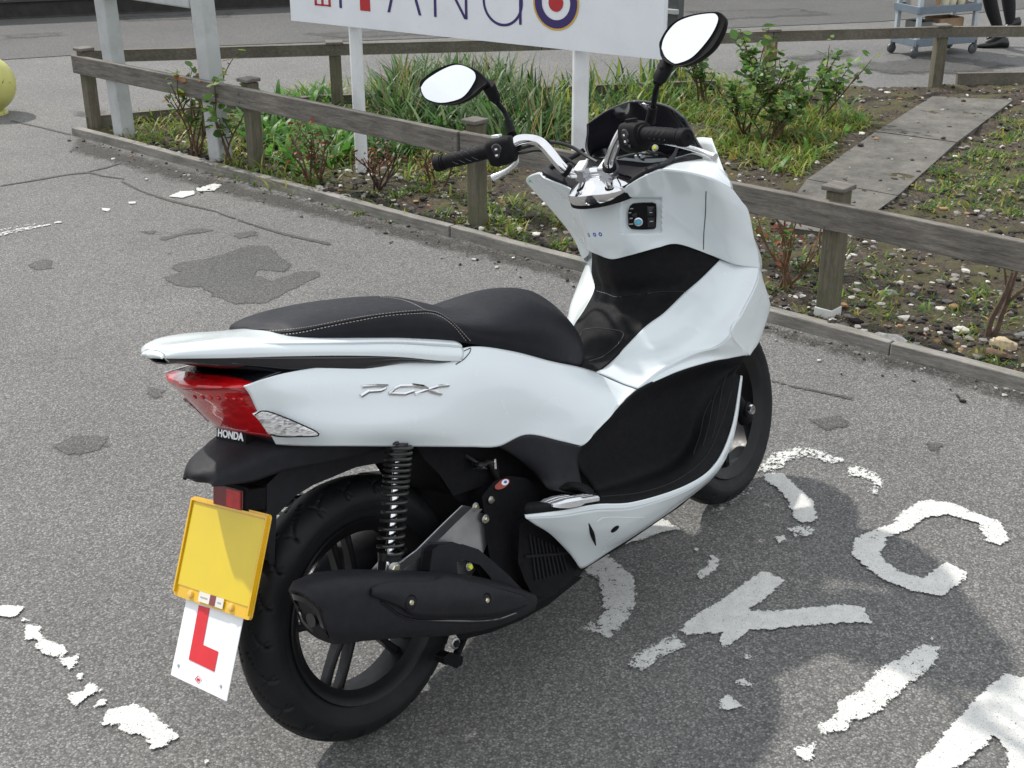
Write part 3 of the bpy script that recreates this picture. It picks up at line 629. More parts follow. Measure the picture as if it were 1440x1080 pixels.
# ---------------------------------------------------------------- trolley with its load, and the person beside it
m_tr = P('blue_grey_plastic', (.15, .19, .23), .45, var=.1, dust=.3); m_leg = P('pale_grey_metal', (.42, .47, .5), .4, var=.06); m_card = P('cardboard', (.3, .2, .12), .85, var=.2, vs=14); m_cream = P('cream_pot', (.6, .56, .42), .6)
m_blackc = P('black_cloth', (.008, .008, .009), .8); m_shoe = P('black_leather', (.012, .012, .013), .3); m_skin = P('skin', (.5, .3, .22), .5); m_hair = P('brown_hair', (.05, .03, .02), .5)
ta, tb, tcr = G(1286, 82), G(1243, 75), G(1368, 75); ex_ = (tcr-ta); Lx = ex_.length; ex_.normalize(); ey_ = Vector((-ex_.y, ex_.x, 0)); Ly = abs((tb-ta).dot(ey_))
if (tb-ta).dot(ey_) < 0: ey_ = -ey_
tr = empty('service_trolley', tuple(ta)); tag(tr, 'blue grey plastic service trolley on castors beyond the far fence', 'trolley')
RT = Matrix(((ex_.x, ey_.x, 0), (ex_.y, ey_.y, 0), (0, 0, 1)))
def tl(x, y, z): return ta+RT@Vector((x, y, z))
for z in (.09, .325, .68):
    sh_ = child('shelf', box(tl(Lx/2, Ly/2, z), (Lx+.02, Ly+.02, .012), RT), m_tr, tr)
    for c_, s_ in (((Lx/2, -.01, z+.02), (Lx+.03, .012, .055)), ((Lx/2, Ly+.01, z+.02), (Lx+.03, .012, .055)), ((-.01, Ly/2, z+.02), (.012, Ly+.008, .055)), ((Lx+.01, Ly/2, z+.02), (.012, Ly+.008, .055))):
        child('shelf_rim', box(tl(*c_), s_, RT), m_tr, tr, bevel=.003)
for x in (0, Lx):
    for y in (0, Ly):
        child('leg', box(tl(x+(.012 if x == 0 else -.012), y+(.012 if y == 0 else -.012), .44), (.032, .032, .66), RT), m_leg, tr, bevel=.004)
        cs_ = child('castor_fork', box(tl(x, y, .078), (.02, .034, .05), RT), m_dgrey, tr)
        o = child('castor_wheel', lathe([(0, .012), (.028, .012), (.036, .008), (.036, -.008), (.028, -.012), (0, -.012)], tl(x-.01, y, .037), ey_, 20), m_dgrey, tr)
child('push_handle', tube([tl(-.02, .05, .74), tl(-.1, .05, .82), tl(-.1, Ly-.05, .82), tl(-.02, Ly-.05, .74)], .012, 10), m_tr, tr)
def load(name, c, s, m, label, cat, lid=None):
    e_ = empty(name, tuple(tl(*c))); tag(e_, label, cat); w_ = .006
    Rz = RT@Matrix.Rotation(R(random.uniform(-4, 4)), 3, 'Z'); q = lambda x, y, z: Vector(tl(*c))+Rz@Vector((x, y, z))
    child('wall', join(box(q(0, -s[1]/2, s[2]/2), (s[0], w_, s[2]), Rz), box(q(0, s[1]/2, s[2]/2), (s[0], w_, s[2]), Rz), box(q(-s[0]/2, 0, s[2]/2), (w_, s[1]-w_, s[2]), Rz), box(q(s[0]/2, 0, s[2]/2), (w_, s[1]-w_, s[2]), Rz)), m, e_)
    child('base', box(q(0, 0, .004), (s[0]-w_, s[1]-w_, .006), Rz), m, e_)
    if lid is not None: child('contents', box(q(0, 0, s[2]*.55), (s[0]-.014, s[1]-.014, s[2]*.5), Rz), lid, e_, bevel=.008)
load('cardboard_box', (Lx*.62, Ly*.45, .098), (Lx*.42, Ly*.6, .17), m_card, 'brown cardboard box on the bottom shelf of the trolley', 'box', m_card)
load('storage_tray', (Lx*.24, Ly*.5, .098), (Lx*.28, Ly*.6, .15), P('grey_tray', (.16, .16, .15), .6), 'grey tray at the left end of the bottom shelf of the trolley', 'tray', m_dgrey)
load('cardboard_box', (Lx*.72, Ly*.55, .333), (Lx*.42, Ly*.5, .13), m_card, 'brown cardboard box on the middle shelf of the trolley', 'box', m_card)
load('storage_tray', (Lx*.2, Ly*.5, .333), (Lx*.26, Ly*.6, .14), P('pale_tray', (.3, .29, .27), .6), 'pale grey tray at the left end of the middle shelf of the trolley', 'tray', m_card)
for i, (x, lb) in enumerate(((.46, 'cream pot nearest the left end of the row on the trolley'), (.58, 'cream pot in the middle of the row on the trolley'), (.73, 'cream pot at the right of the row on the trolley'))):
    tag(child('pot', lathe([(0, .0), (.026, .0), (.036, .09), (.033, .09), (.024, .006), (0, .006)], tl(Lx*x, Ly*.13, .333), (0, 0, 1), 20), m_cream, ta_ := empty('flower_pot', tuple(tl(Lx*x, Ly*.13, .333)))), None); tag(ta_, lb, 'pot', 'cream pots on the trolley')

pf = G(1404, 67); fd = Vector((-math.sin(YAW), math.cos(YAW), 0)); sdv = Vector((-fd.y, fd.x, 0))
if sdv.dot(CAM-pf) > 0: sdv = -sdv                       # sdv points away from the camera
per = empty('person', tuple(pf)); tag(per, 'person walking beside the trolley in black leggings and black buckled shoes', 'person')
def pj(f, s, z): return fd*f+sdv*s+Vector((0, 0, z))
def skin(name, jt, ed_, m, par, root_=0, sub=2):
    me = bpy.data.meshes.new(name); me.from_pydata([tuple(j[0]) for j in jt], ed_, []); o = bpy.data.objects.new(name, me); col.objects.link(o); me.materials.append(m)
    sk_ = o.modifiers.new('skin', 'SKIN'); sk_.use_smooth_shade = True
    for i, j in enumerate(jt): me.skin_vertices[0].data[i].radius = j[1] if hasattr(j[1], '__len__') else (j[1], j[1]); me.skin_vertices[0].data[i].use_root = (i == root_)
    s_ = o.modifiers.new('sub', 'SUBSURF'); s_.levels = s_.render_levels = sub; o.parent = par; return o
def ensure_skin(me):
    if not me.skin_vertices: pass
legs = {'A': [pj(.10, .0, .88), pj(.13, .0, .68), pj(.16, -.01, .49), pj(.10, -.01, .30), pj(.0, 0, .10)], 'B': [pj(.06, .17, .88), pj(.02, .15, .68), pj(-.03, .13, .50), pj(-.07, .1, .32), pj(-.10, .08, .15)]}
pel = pj(.08, .085, .93)
def bodygraph(full, k=1.):
    J, E_ = [(pel, (.14*k, .11*k))], []
    for q in ('A', 'B'):
        pr_ = 0
        for p_, r_ in zip(legs[q], (.085, .072, .052, .05, .032)): J.append((p_, r_*k)); E_.append((pr_, len(J)-1)); pr_ = len(J)-1
        J.append((legs[q][-1]+(fd*.05-Vector((0, 0, .05 if q == 'A' else .07))), .022*k)); E_.append((pr_, len(J)-1)); J.append((legs[q][-1]+(fd*.11-Vector((0, 0, .072 if q == 'A' else .13))), .013*k)); E_.append((len(J)-2, len(J)-1))
    if full:
        pr_ = 0
        for p_, r_ in ((pj(.09, .085, 1.08), (.13, .1)), (pj(.1, .085, 1.25), (.15, .105)), (pj(.1, .085, 1.38), (.13, .08)), (pj(.11, .085, 1.44), .055), (pj(.12, .085, 1.50), .055), (pj(.13, .085, 1.58), .085), (pj(.125, .085, 1.64), .075)):
            J.append((p_, r_)); E_.append((pr_, len(J)-1)); pr_ = len(J)-1
        ch = len(J)-5
        for s_ in (-1, 1):
            pr_ = ch
            for p_, r_ in ((pj(.1, .085+s_*.16, 1.36), .05), (pj(.1+s_*.08, .085+s_*.2, 1.1), .042), (pj(.2+s_*.1, .085+s_*.2, .9), .03), (pj(.24+s_*.1, .085+s_*.2, .83), .026)):
                J.append((p_, r_)); E_.append((pr_, len(J)-1)); pr_ = len(J)-1
            hnd = len(J)-1
            for q in range(5):
                a = (q-2)*.013; J.append((J[hnd][0]+fd*(.03+.01*(q == 4))+Vector((0, 0, -.04))+sdv*a, .009)); E_.append((hnd, len(J)-1)); J.append((J[-1][0]+fd*.018+Vector((0, 0, -.035 if q else -.02)), .007)); E_.append((len(J)-2, len(J)-1))
    return J, E_
J, E_ = bodygraph(True)
def skin2(name, J, E_, m):
    me = bpy.data.meshes.new(name); me.from_pydata([tuple(j[0]) for j in J], E_, []); me.materials.append(m)
    o = bpy.data.objects.new(name, me); col.objects.link(o); o.modifiers.new('skin', 'SKIN').use_smooth_shade = True
    if not len(me.skin_vertices):
        bpy.context.view_layer.update()
    if len(me.skin_vertices):
        for i, j in enumerate(J): me.skin_vertices[0].data[i].radius = j[1] if hasattr(j[1], '__len__') else (j[1], j[1]); me.skin_vertices[0].data[i].use_root = (i == 0)
    s_ = o.modifiers.new('sub', 'SUBSURF'); s_.levels = s_.render_levels = 2; o.parent = per; return o
skin2('body', J, E_, m_skin)
J, E_ = bodygraph(False, 1.13); skin2('leggings', J, E_, m_blackc)
prof = [(.17, .74), (.16, .9), (.135, 1.02), (.13, 1.1), (.15, 1.25), (.14, 1.38), (.07, 1.43)]
child('dress', ([v for v in loft([[pel+Vector((0, 0, z-.93))+fd*(r*.72*math.cos(a)+.01)+sdv*(r*1.05*math.sin(a)) for a in np.linspace(0, 2*math.pi, 25)[:-1]] for r, z in prof], cap=False)[0]], loft([[Vector()]*24]*len(prof), cap=False)[1]), m_blackc, per)
for o in per.children:
    if o.name.startswith('dress'):
        for v in o.data.vertices: v.co += per.location
child('hair', lathe([(0, .13), (.06, .12), (.095, .08), (.105, .02), (.1, -.05), (.085, -.1)], pf+pj(.11, .085, 1.6), (-.25*fd.x, -.25*fd.y, 1), 24), m_hair, per)
for q, dz in (('A', 0), ('B', .08)):
    an = legs[q][-1]; rr_ = []
    for f_, wd_, h_ in ((-.075, .018, .05), (-.06, .03, .075), (-.01, .034, .085), (.04, .037, .06), (.09, .04, .042), (.135, .036, .034), (.17, .016, .024)):
        z0 = pf.z+.0+(0 if q == 'A' else .13-.55*(f_+.02)*.8); c_ = pf+fd*(an.dot(fd)+f_)+sdv*an.dot(sdv)+Vector((0, 0, z0-pf.z))
        rr_.append([c_+sdv*(wd_*math.cos(a))+Vector((0, 0, h_/2+h_/2*math.sin(a))) for a in np.linspace(0, 2*math.pi, 17)[:-1]])
    shoe = child('shoe', loft(rr_), m_shoe, per)
    if q == 'A': child('buckle', tube([pf+fd*.035-sdv*.036+Vector((0, 0, z+.0))+fd*x for x, z in ((0, .04), (.02, .04), (.02, .06), (0, .06), (0, .04))], .003, 6), P('brass', (.6, .4, .1), .3, 1.), shoe)

# ================================================================ SCOOTER
LEAN = R(10.805); ROT = Matrix.Rotation(-LEAN, 3, 'X'); RTI = ROT.transposed()
CL = RTI@CAM
STA = Vector((-math.sin(R(27)), 0, math.cos(R(27)))); STO = Vector((1.391, 0, 0)); STR = Matrix.Rotation(R(4.787), 3, STA); STI = STR.transposed()
def L(u, v, y): d = RTI@ray(u, v); return CL+d*((y-CL.y)/d.y)
def st(p): return STR@(Vector(p)-STO)+STO           # straight ahead -> steered
def ust(p): return STI@(Vector(p)-STO)+STO
def LS(u, v, y):                                      # point of the steered front end, given in straight-ahead coordinates
    c = ust(CL); d = STI@(RTI@ray(u, v)); return c+d*((y-c.y)/d.y)
def mir(VF): return [Vector((v.x, -v.y, v.z)) for v in VF[0]], [tuple(reversed(f)) for f in VF[1]]
def steer(VF): return [st(v) for v in VF[0]], VF[1]
root = empty('scooter'); root.rotation_euler = (-LEAN, 0, 0)
tag(root, 'white scooter with black seat, yellow plate and red L plate leaning on the tarmac', 'scooter')
def part(name, VF, m, par=None, **k): return mk(name, VF[0], VF[1], m, par or root, **k)

m_body = P('pearl_white_paint', (.71, .765, .78), .24, coat=.6, var=.015, vs=3, coatr=.09)
m_blk = P('black_textured_plastic', (.008, .008, .009), .66, var=.25, vs=60, bs=.35, bscale=900, spec=.13)
m_blk2 = P('grey_black_plastic', (.017, .017, .020), .52, var=.15, vs=50, bs=.3, bscale=1200, spec=.17)
m_gloss = P('gloss_black', (.008, .008, .011), .12, coat=.6)
m_seat = P('seat_vinyl', (.013, .013, .017), .48, var=.12, vs=30, bs=.45, bscale=700, spec=.16)
m_rub = P('rubber', (.009, .0095, .011), .55, var=.4, vs=14, spec=.26, bs=.2, bscale=500)
m_rim = P('black_wheel_paint', (.007, .007, .008), .38, spec=.28)
m_chr = P('chrome', (.8, .8, .81), .06, 1.); m_alu = P('cast_aluminium', (.42, .43, .44), .35, .85, var=.1); m_silver = P('silver_lever', (.7, .71, .72), .28, .6)
m_spring = P('spring_black', (.02, .02, .02), .3); m_cable = P('cable_black', (.015, .015, .015), .4)
m_mirror = P('mirror_glass', (.92, .93, .94), .015, 1., var=.0)
m_yel = P('plate_yellow', (.68, .50, .012), .35, var=.02, coat=.4); m_yeld = P('plate_holder_yellow', (.72, .42, .005), .25, coat=.5)
m_lpl = P('white_card', (.80, .82, .84), .45, var=.02); m_redl = P('learner_red', (.62, .02, .03), .4)
m_zinc = P('zinc_bolt', (.75, .7, .5), .25, .9); m_bolty = P('yellow_paint_mark', (.7, .75, .05), .4)
m_stitch = P('stitch_thread', (.32, .3, .28), .7); m_gap = P('panel_gap', (.06, .065, .07), .8)
m_blue = P('blue_key', (.12, .45, .62), .3); m_green = P('green_sticker', (.12, .5, .25), .4); m_grey_mark = P('grey_print', (.35, .36, .37), .5); m_bluep = P('blue_print', (.05, .1, .4), .4)
m, nt, b = node_mat('red_lens'); m_lens = m
c = ramp(nt, noise_(nt, 60, 3), [(.3, (.38, .002, .005)), (.7, (.6, .004, .008))]); nt.links.new(c, b.inputs['Base Color']); b.inputs['Roughness'].default_value = .08; b.inputs['Coat Weight'].default_value = 1
nt.links.new(bump(nt, noise_(nt, 70, 1, .5, stretch=(1, .4, 1)), .5, .004), b.inputs['Normal']); b.inputs['Coat Roughness'].default_value = .02
m_lens_d = P('dark_red_reflector', (.16, .008, .012), .2, coat=.8)
m, nt, b = node_mat('clear_lens'); m_clear = m
vo = nt.nodes.new('ShaderNodeTexVoronoi'); vo.inputs['Scale'].default_value = 150
mp_ = nt.nodes.new('ShaderNodeMapping'); mp_.inputs['Scale'].default_value = (.8, 1, 2.0); nt.links.new(nt.nodes.new('ShaderNodeTexCoord').outputs['Object'], mp_.inputs[0]); nt.links.new(mp_.outputs[0], vo.inputs['Vector'])
sp2 = nt.nodes.new('ShaderNodeSeparateColor'); nt.links.new(vo.outputs['Color'], sp2.inputs[0])
nt.links.new(ramp(nt, sp2.outputs[0], [(.1, .38), (.4, .8), (.9, .92)]), b.inputs['Base Color']); b.inputs['Metallic'].default_value = .2; b.inputs['Roughness'].default_value = .12; b.inputs['Coat Weight'].default_value = 1
nt.links.new(bump(nt, vo.outputs['Distance'], .4, .003), b.inputs['Normal'])

def gp_(rows, nu=28, nv=22): return grid_surf([[L(*p) for p in r] for r in rows], nu, nv)
def sym(rows, nu=41, nv=24):                          # rows from the right edge (first) to the centre line (last)
    rr = []
    for r in rows:
        a = [L(*p) for p in r]
        if r[0][2] == 0: a = a[::-1]
        rr.append(a+[Vector((p.x, -p.y, p.z)) for p in a[-2::-1]])
    return grid_surf(rr, nu, nv)
def both(name, VF, m, par=None, **k):
    a = part(name, VF, m, par, **k); b_ = part(name, mir(VF), m, par, **k); return a, b_
class Surf:
    def __init__(s, VF, th=0.): s.th = th; s.t = BVHTree.FromPolygons([tuple(v) for v in VF[0]], VF[1])
    def hit(s, u, v, off=.0):
        d = (RTI@ray(u, v)).normalized(); p, n, i, t = s.t.ray_cast(CL, d)
        if p is None:
            q = CL+d*2.6; p, n, i, t = s.t.find_nearest(q)
        if n.dot(d) > 0: n = -n
        return p+n*(off+s.th), n
def line_on(name, S_, pts, r, m, par, off=.0, n=40, closed=False):
    q = spline([Vector((*p, 0)) for p in pts], n); q = [S_.hit(a[0], a[1], off)[0] for a in q]
    return part(name, tube(q, r, 6), m, par)
def stitch(name, S_, pts, par, n=60):
    q = spline([Vector((*p, 0)) for p in pts], n*2); VF = ([], [])
    for i in range(0, 2*n-1, 2):
        a, b_ = S_.hit(q[i][0], q[i][1], .0008)[0], S_.hit(q[i+1][0], q[i+1][1], .0008)[0]
        if (a-b_).length < .03: VF = join(VF, tube([a, b_], .0009, 5))
    return part(name, VF, m_stitch, par)
def poly_on(name, S_, pts, m, par, t=.0012, off=.0):  # flat badge shape laid on a surface
    h = [S_.hit(*p) for p in pts]; n = sum((x[1] for x in h), Vector()).normalized()
    return part(name, prism([x[0]+n*off for x in h], n, t), m, par, smooth=False)
def slab(px, y, t): return prism([L(u, v, y) for u, v in px], (0, 1, 0), t)   # right side face at y, extruded inwards
def bolt(name, p, axis, r=.006, par=None, m=None):
    a = Vector(axis).normalized()
    VF = lathe([(0, .006), (r*.8, .006), (r, .004), (r, 0)], p, a, 6); o = part(name, VF, m or m_zinc, par, smooth=False)
    part('washer', lathe([(r*1.55, 0), (r*1.55, -.002)][::-1]+[(r*1.4, .0008), (0, .0008)], p, a, 20), m_alu, o); return o

# ---------------- wheels
def tyre(R0, hw, Rb, seed, gro=True):
    nth, nph = 540, 56; cz = Rb; V = np.zeros((nth, nph, 3)); th = np.arange(nth)*2*np.pi/nth
    s_ = np.linspace(-1, 1, nph); a = s_*R(128)
    # cross-section: rounded crown, sidewalls falling to the bead
    hh = (R0-Rb)/2; rc = R0-hh; rad = rc+hh*np.cos(a)*1.0; lat = hw*np.sin(a)
    lat = np.where(np.abs(a) > R(90), np.sign(a)*hw*(1-.28*(np.abs(a)-R(90))/R(38)), lat); rad = np.where(np.abs(a) > R(90), rc-(np.abs(a)-R(90))/R(38)*hh*.98, rad)
    TH, A = np.meshgrid(th, a, indexing='ij'); RAD = np.broadcast_to(rad, TH.shape).copy(); LAT = np.broadcast_to(lat, TH.shape).copy(); dep = np.zeros(TH.shape)
    if gro:
        n = 22
        for side in (1, -1):
            aa = A*side; f = (aa-R(8))/R(62)
            ok = (f > 0) & (f < 1)
            ph = (TH*side+f*R(15)+(0 if side == 1 else R(8))+R(6)*np.sin(f*3)) % (2*np.pi/n); dd = np.minimum(ph, 2*np.pi/n-ph)
            dep = np.maximum(dep, np.where(ok, np.clip(1-dd/R(.9), 0, 1)*.0065, 0))
            g = (aa-R(30))/R(34); ok = (g > 0) & (g < 1)
            ph = (TH*side-g*R(4)+R(9)) % (2*np.pi/n); dd = np.minimum(ph, 2*np.pi/n-ph)
            dep = np.maximum(dep, np.where(ok, np.clip(1-dd/R(.7), 0, 1)*.0035, 0))
    ring_ = np.where(np.abs(np.abs(A)-R(100)) < R(3), .0012, 0)
    RAD -= dep*np.cos(A)*1.0; LAT -= dep*np.sin(A); LAT += np.sign(A)*ring_
    V = [(r*math.cos(t), l, r*math.sin(t)) for t, r, l in zip(TH.ravel(), RAD.ravel(), LAT.ravel())]
    Fc = [(i*nph+j, ((i+1) % nth)*nph+j, ((i+1) % nth)*nph+j+1, i*nph+j+1) for i in range(nth) for j in range(nph-1)]
    return V, Fc
def wheel(name, c, R0, hw, front):
    w_ = bpy.data.objects.new(name, None)
    Rb = .181
    tr = lambda VF: ([Vector(v)+Vector(c) for v in VF[0]], VF[1])
    fx = steer if front else (lambda x: x)
    prof = [(.179, .043), (.188, .047), (.190, .044), (.186, .036), (.176, .034), (.166, .030), (.1645, 0), (.166, -.030), (.176, -.034), (.186, -.036), (.190, -.044), (.188, -.047), (.179, -.043), (.171, -.036), (.160, -.028), (.1585, 0), (.160, .028), (.171, .036)]
    k = .86 if front else 1.
    rim = part(name, fx(tr(lathe([(r, h*k) for r, h in prof], (0, 0, 0), (0, 1, 0), 120, True))), m_rim, origin=None)
    part('tyre', fx(tr(tyre(R0, hw, Rb, 1))), m_rub, rim, ang=60)
    part('hub', fx(tr(lathe([(.001, .05), (.03, .05), (.042, .045), (.042, -.045), (.03, -.05), (.001, -.05)], (0, 0, 0), (0, 1, 0), 32))), m_rim, rim)
    for i in range(5):
        a = 2*math.pi*i/5+(R(20) if not front else R(50)); VF = ([], [])
        for sgn in (-1, 1):
            rings = []
            for q in range(9):
                f = q/8; r = .036+f*.128; da = sgn*(.42*(1-f)**1.0*.6+.10*f+.02); aa = a+da*.9; wv_ = .011-.003*math.sin(f*3.1); tk = .016-.006*f
                e1 = Vector((math.cos(aa), 0, math.sin(aa))); e2 = Vector((-math.sin(aa), 0, math.cos(aa)))
                rings.append([e1*r+e2*(wv_*x)*.8+Vector((0, y*tk, 0)) for x, y in ((-1, -.8), (-.5, -1), (.5, -1), (1, -.8), (1, .8), (.5, 1), (-.5, 1), (-1, .8))])
            VF = join(VF, loft(rings))
        part('spoke', fx(tr(VF)), m_rim, rim, ang=50)
    bpy.data.objects.remove(w_); return rim
wheel('rear_wheel', (0, 0, .268), .268, .052, False)
wheel('front_wheel', (1.305, 0, .259), .259, .046, True)
brk = part('brake_drum', lathe([(.001, .06), (.05, .06), (.066, .05), (.07, .02), (.07, -.01)], (0, .0, .268), (0, 1, 0), 36), m_alu)
part('gearbox', loft([[(x, .075+.035*s_, .268+z) for s_ in (-1, 1) for (x, z) in ((0, 0),)]*1 for _ in ()]) if False else tube([(-.03, .1, .30), (.05, .1, .31), (.2, .11, .32), (.35, .11, .3)], [.035, .06, .055, .07], 20), m_blk2)

# ---------------- exhaust, swing arm, shocks, engine
def mring(u, v, hz, hy, y, tilt=0):
    c = L(u, v, y); d = (L(740, 848, -.17)-L(425, 855, -.215)).normalized(); s_ = Vector((0, 1, 0)); upv = d.cross(s_).normalized()*-1
    if upv.z < 0: upv = -upv
    o_ = []
    for k in range(28):
        a = 2*math.pi*k/28; ca, sa = math.cos(a), math.sin(a); e = .6
        o_.append(c+s_*(math.copysign(abs(ca)**e, ca)*hy)+upv*(math.copysign(abs(sa)**e, sa)*hz)+d*(tilt*sa))
    return o_
ms = [mring(437, 867, .046, .038, -.213, -.046), mring(443, 862, .054, .045, -.213, -.044), mring(464, 855, .061, .051, -.213, -.028), mring(496, 851, .062, .053, -.212, -.008), mring(560, 849, .060, .053, -.21), mring(620, 849, .059, .052, -.205), mring(670, 848, .052, .046, -.195), mring(710, 847, .038, .036, -.182), mring(745, 846, .018, .02, -.17)]
muf = part('exhaust', loft(ms), m_blk2, ang=50)
e0 = mring(441, 862, .032, .029, -.213, -.03); e1 = mring(470, 858, .026, .024, -.213, -.02)
dm = (L(740, 848, -.17)-L(425, 855, -.215)).normalized()
part('outlet_ring', loft([[p-dm*.0015 for p in mring(437, 867, .038, .031, -.213, -.040)], [p-dm*.003 for p in mring(437, 867, .028, .024, -.213, -.034)]], cap=False), m_gloss, muf)
part('tail_pipe', tube([L(437, 872, -.213), L(470, 860, -.213)], [.013, .013], 16), m_gloss, muf)
msrf = Surf(loft(ms))
sh = [[(575, 0)]]
hs_top = [(520, 828), (545, 820), (605, 818), (625, 812), (700, 812), (735, 838)]
hs_bot = [(520, 836), (560, 852), (590, 866), (680, 866), (715, 860), (738, 850)]
rows = [[msrf.hit(u, v, .004)[0] for u, v in hs_top], [msrf.hit((a[0]+b_[0])/2, (a[1]+b_[1])/2, .0065)[0] for a, b_ in zip(hs_top, hs_bot)], [msrf.hit(u, v, .004)[0] for u, v in hs_bot]]
hsh = part('heat_shield', grid_surf(rows, 30, 9), m_blk2, muf, solid=.006)
line_on('shield_groove', msrf, [(535, 846), (570, 868), (620, 873), (690, 872), (725, 862)], .0022, m_gloss, muf, off=.001)
for (u, v) in ((573, 846), (679, 843)):
    p, n = msrf.hit(u, v, .007); part('recess', lathe([(.012, 0), (.012, .002), (.014, .003), (.015, 0)], p, n, 20), m_blk, hsh); bolt('bolt', p, n, .0055, hsh)
br = part('silencer_bracket', slab([(606, 806), (610, 775), (618, 769), (650, 768), (672, 775), (690, 790), (715, 812), (738, 836), (720, 842), (700, 826), (690, 808), (676, 792), (655, 785), (640, 788), (642, 812)], -.175, .03), m_blk2, muf, bevel=.004)
bolt('bolt', L(660, 797, -.17), (0, -1, 0), .006, br, m_bolty)
part('exhaust_pipe', tube(spline([L(735, 850, -.16), L(770, 835, -.1), L(800, 815, -.03), L(820, 790, .03)], 12), .014, 14), m_blk)

arm = part('swing_arm', slab([(572, 803), (600, 785), (640, 745), (668, 722), (682, 724), (690, 735), (686, 760), (670, 795), (660, 812), (590, 840), (520, 862), (488, 866), (478, 852), (500, 838), (545, 818)], -.125, .022), m_alu, bevel=.003)
part('upper_flange', slab([(566, 803), (600, 778), (640, 738), (664, 715), (676, 717), (640, 752), (602, 790), (580, 806)], -.133, .03), m_alu, arm, bevel=.002)
for (u, v) in ((669, 713), (683, 730)): bolt('bolt', L(u, v, -.135), (0, -1, 0), .006, arm)
bolt('axle_nut', L(497, 853, -.14), (0, -1, 0), .012, arm)
def shock(sg):
    t_ = L(562, 622, -.155); b_ = L(546, 800, -.155)
    if sg > 0: t_.y *= -1; b_.y *= -1
    ax = (b_-t_)
    s_ = part('shock_absorber', tube([t_+ax*.0, t_+ax*.12], [.017, .017], 18), m_spring)
    part('chrome_rod', tube([t_+ax*.03, t_+ax*.93], .0085, 20), m_chr, s_)
    pts = []; n = 620; e1 = ax.normalized().orthogonal().normalized(); e2 = ax.normalized().cross(e1)
    for i in range(n):
        f = i/(n-1); ang = 2*math.pi*(8.5*f/.42 if f < .42 else 8.5+(f-.42)/.58*7.5); pts.append(t_+ax*(.0+.88*f)+(e1*math.cos(ang)+e2*math.sin(ang))*.0235)
    part('spring', tube(pts, .0036, 7), m_spring, s_)
    part('lower_cup', tube([t_+ax*.87, t_+ax*.93], [.024, .022], 20), m_spring, s_)
    part('clevis', join(box(t_+ax*.975+Vector((0, 0, 0)), (.034, .028, .034), Matrix.Rotation(-math.atan2(ax.x, -ax.z), 3, 'Y'))), m_chr, s_, bevel=.003)
    bolt('bolt', t_+ax*.985+Vector((0, -.017*1, 0) if sg < 0 else (0, .017, 0)), (0, -1 if sg < 0 else 1, 0), .009, s_)
shock(-1); shock(1)

eng = part('engine_case', slab([(684, 700), (697, 684), (715, 677), (738, 680), (752, 692), (752, 712), (742, 735), (736, 790), (724, 812), (700, 806), (692, 770), (688, 730)], -.135, .21), m_blk, bevel=.012)
part('cowl', slab([(735, 742), (748, 731), (775, 748), (800, 775), (812, 790), (800, 815), (772, 830), (753, 833), (742, 812), (733, 788)], -.165, .2), m_blk, eng, bevel=.01)
for i in range(9):
    t = i/8; part('grille_bar', tube([L(745+44*t, 752+20*t, -.168), L(754+44*t, 816-12*t, -.168)], .0022, 6), m_blk2, eng)
part('grille_bar', tube([L(738, 783, -.169), L(806, 777, -.169)], .003, 6), m_blk2, eng)
part('crank_case', slab([(640, 815), (690, 800), (730, 806), (800, 818), (770, 842), (735, 862), (690, 880), (650, 890), (630, 860)], -.1, .2), m_blk, eng, bevel=.015)
part('under_cover', slab([(620, 640), (700, 627), (745, 640), (800, 690), (835, 710), (826, 790), (800, 800), (770, 745), (735, 700), (690, 690), (650, 700), (625, 680)], -.08, .16), m_blk, eng, bevel=.01)
part('inner_frame', slab([(575, 600), (760, 600), (800, 640), (760, 665), (700, 670), (640, 690), (622, 662), (600, 640)], -.1, .2), m_blk, eng, bevel=.01)
for k in range(3):
    part('hose', tube(spline([L(655+8*k, 640+4*k, -.1), L(675, 652+3*k, -.12), L(695-4*k, 650, -.12), L(700, 665+5*k, -.11)], 14), .004+.001*k, 8), m_cable, eng)
for (a, b_) in (((664, 652), (686, 650)), ((665, 659), (684, 659))): part('hose_clip', tube(spline([L(*a, -.125), L((a[0]+b_[0])/2, a[1]-1.5, -.128), L(*b_, -.125)], 8), .0018, 6), m_chr, eng)
part('hose_clip', tube([L(696, 645, -.125), L(697, 659, -.125)], .003, 8), m_chr, eng)
cc = L(706, 681, -.139); q1 = Vector((1, -.1, .12)).normalized(); qn = Vector((-.1, -.8, .6)).normalized(); q2 = qn.cross(q1).normalized()
def oval(c, a, b2): return [c+q1*(a*math.cos(t))+q2*(b2*math.sin(t)) for t in np.linspace(0, 2*math.pi, 25)[:-1]]
stk = part('sticker', prism(oval(cc, .02, .0085), qn, .001), P('sticker_red', (.3, .04, .02), .4), eng, smooth=False)
part('sticker_centre', prism(oval(cc+q1*.008+qn*.001, .009, .006), qn, .0006), m_lpl, stk, smooth=False); part('sticker_mark', prism(oval(cc+q1*.009+qn*.0016, .004, .003), qn, .0006), m_bluep, stk, smooth=False)
bolt('bolt', L(691, 703, -.14), (0, -1, 0), .005, eng)
stand = part('centre_stand', tube([L(655, 890, -.07), L(640, 925, -.1)], [.009, .008], 10), m_blk)
part('foot_tab', slab([(625, 925), (634, 919), (650, 925), (649, 933), (642, 938), (626, 931)], -.115, .03), m_blk, stand, bevel=.003)
bolt('bolt', L(641, 905, -.1), (0, -1, 0), .008, stand, m_blk2)
sst = part('side_stand', tube([(.42, .09, .17), (.40, .2, .045)], [.011, .009], 10), m_blk)
part('stand_foot', lathe([(.0, .0), (.022, .0), (.022, .007), (0, .007)], (.399, .207, .036), (0, -.19, .98), 18), m_blk, sst)

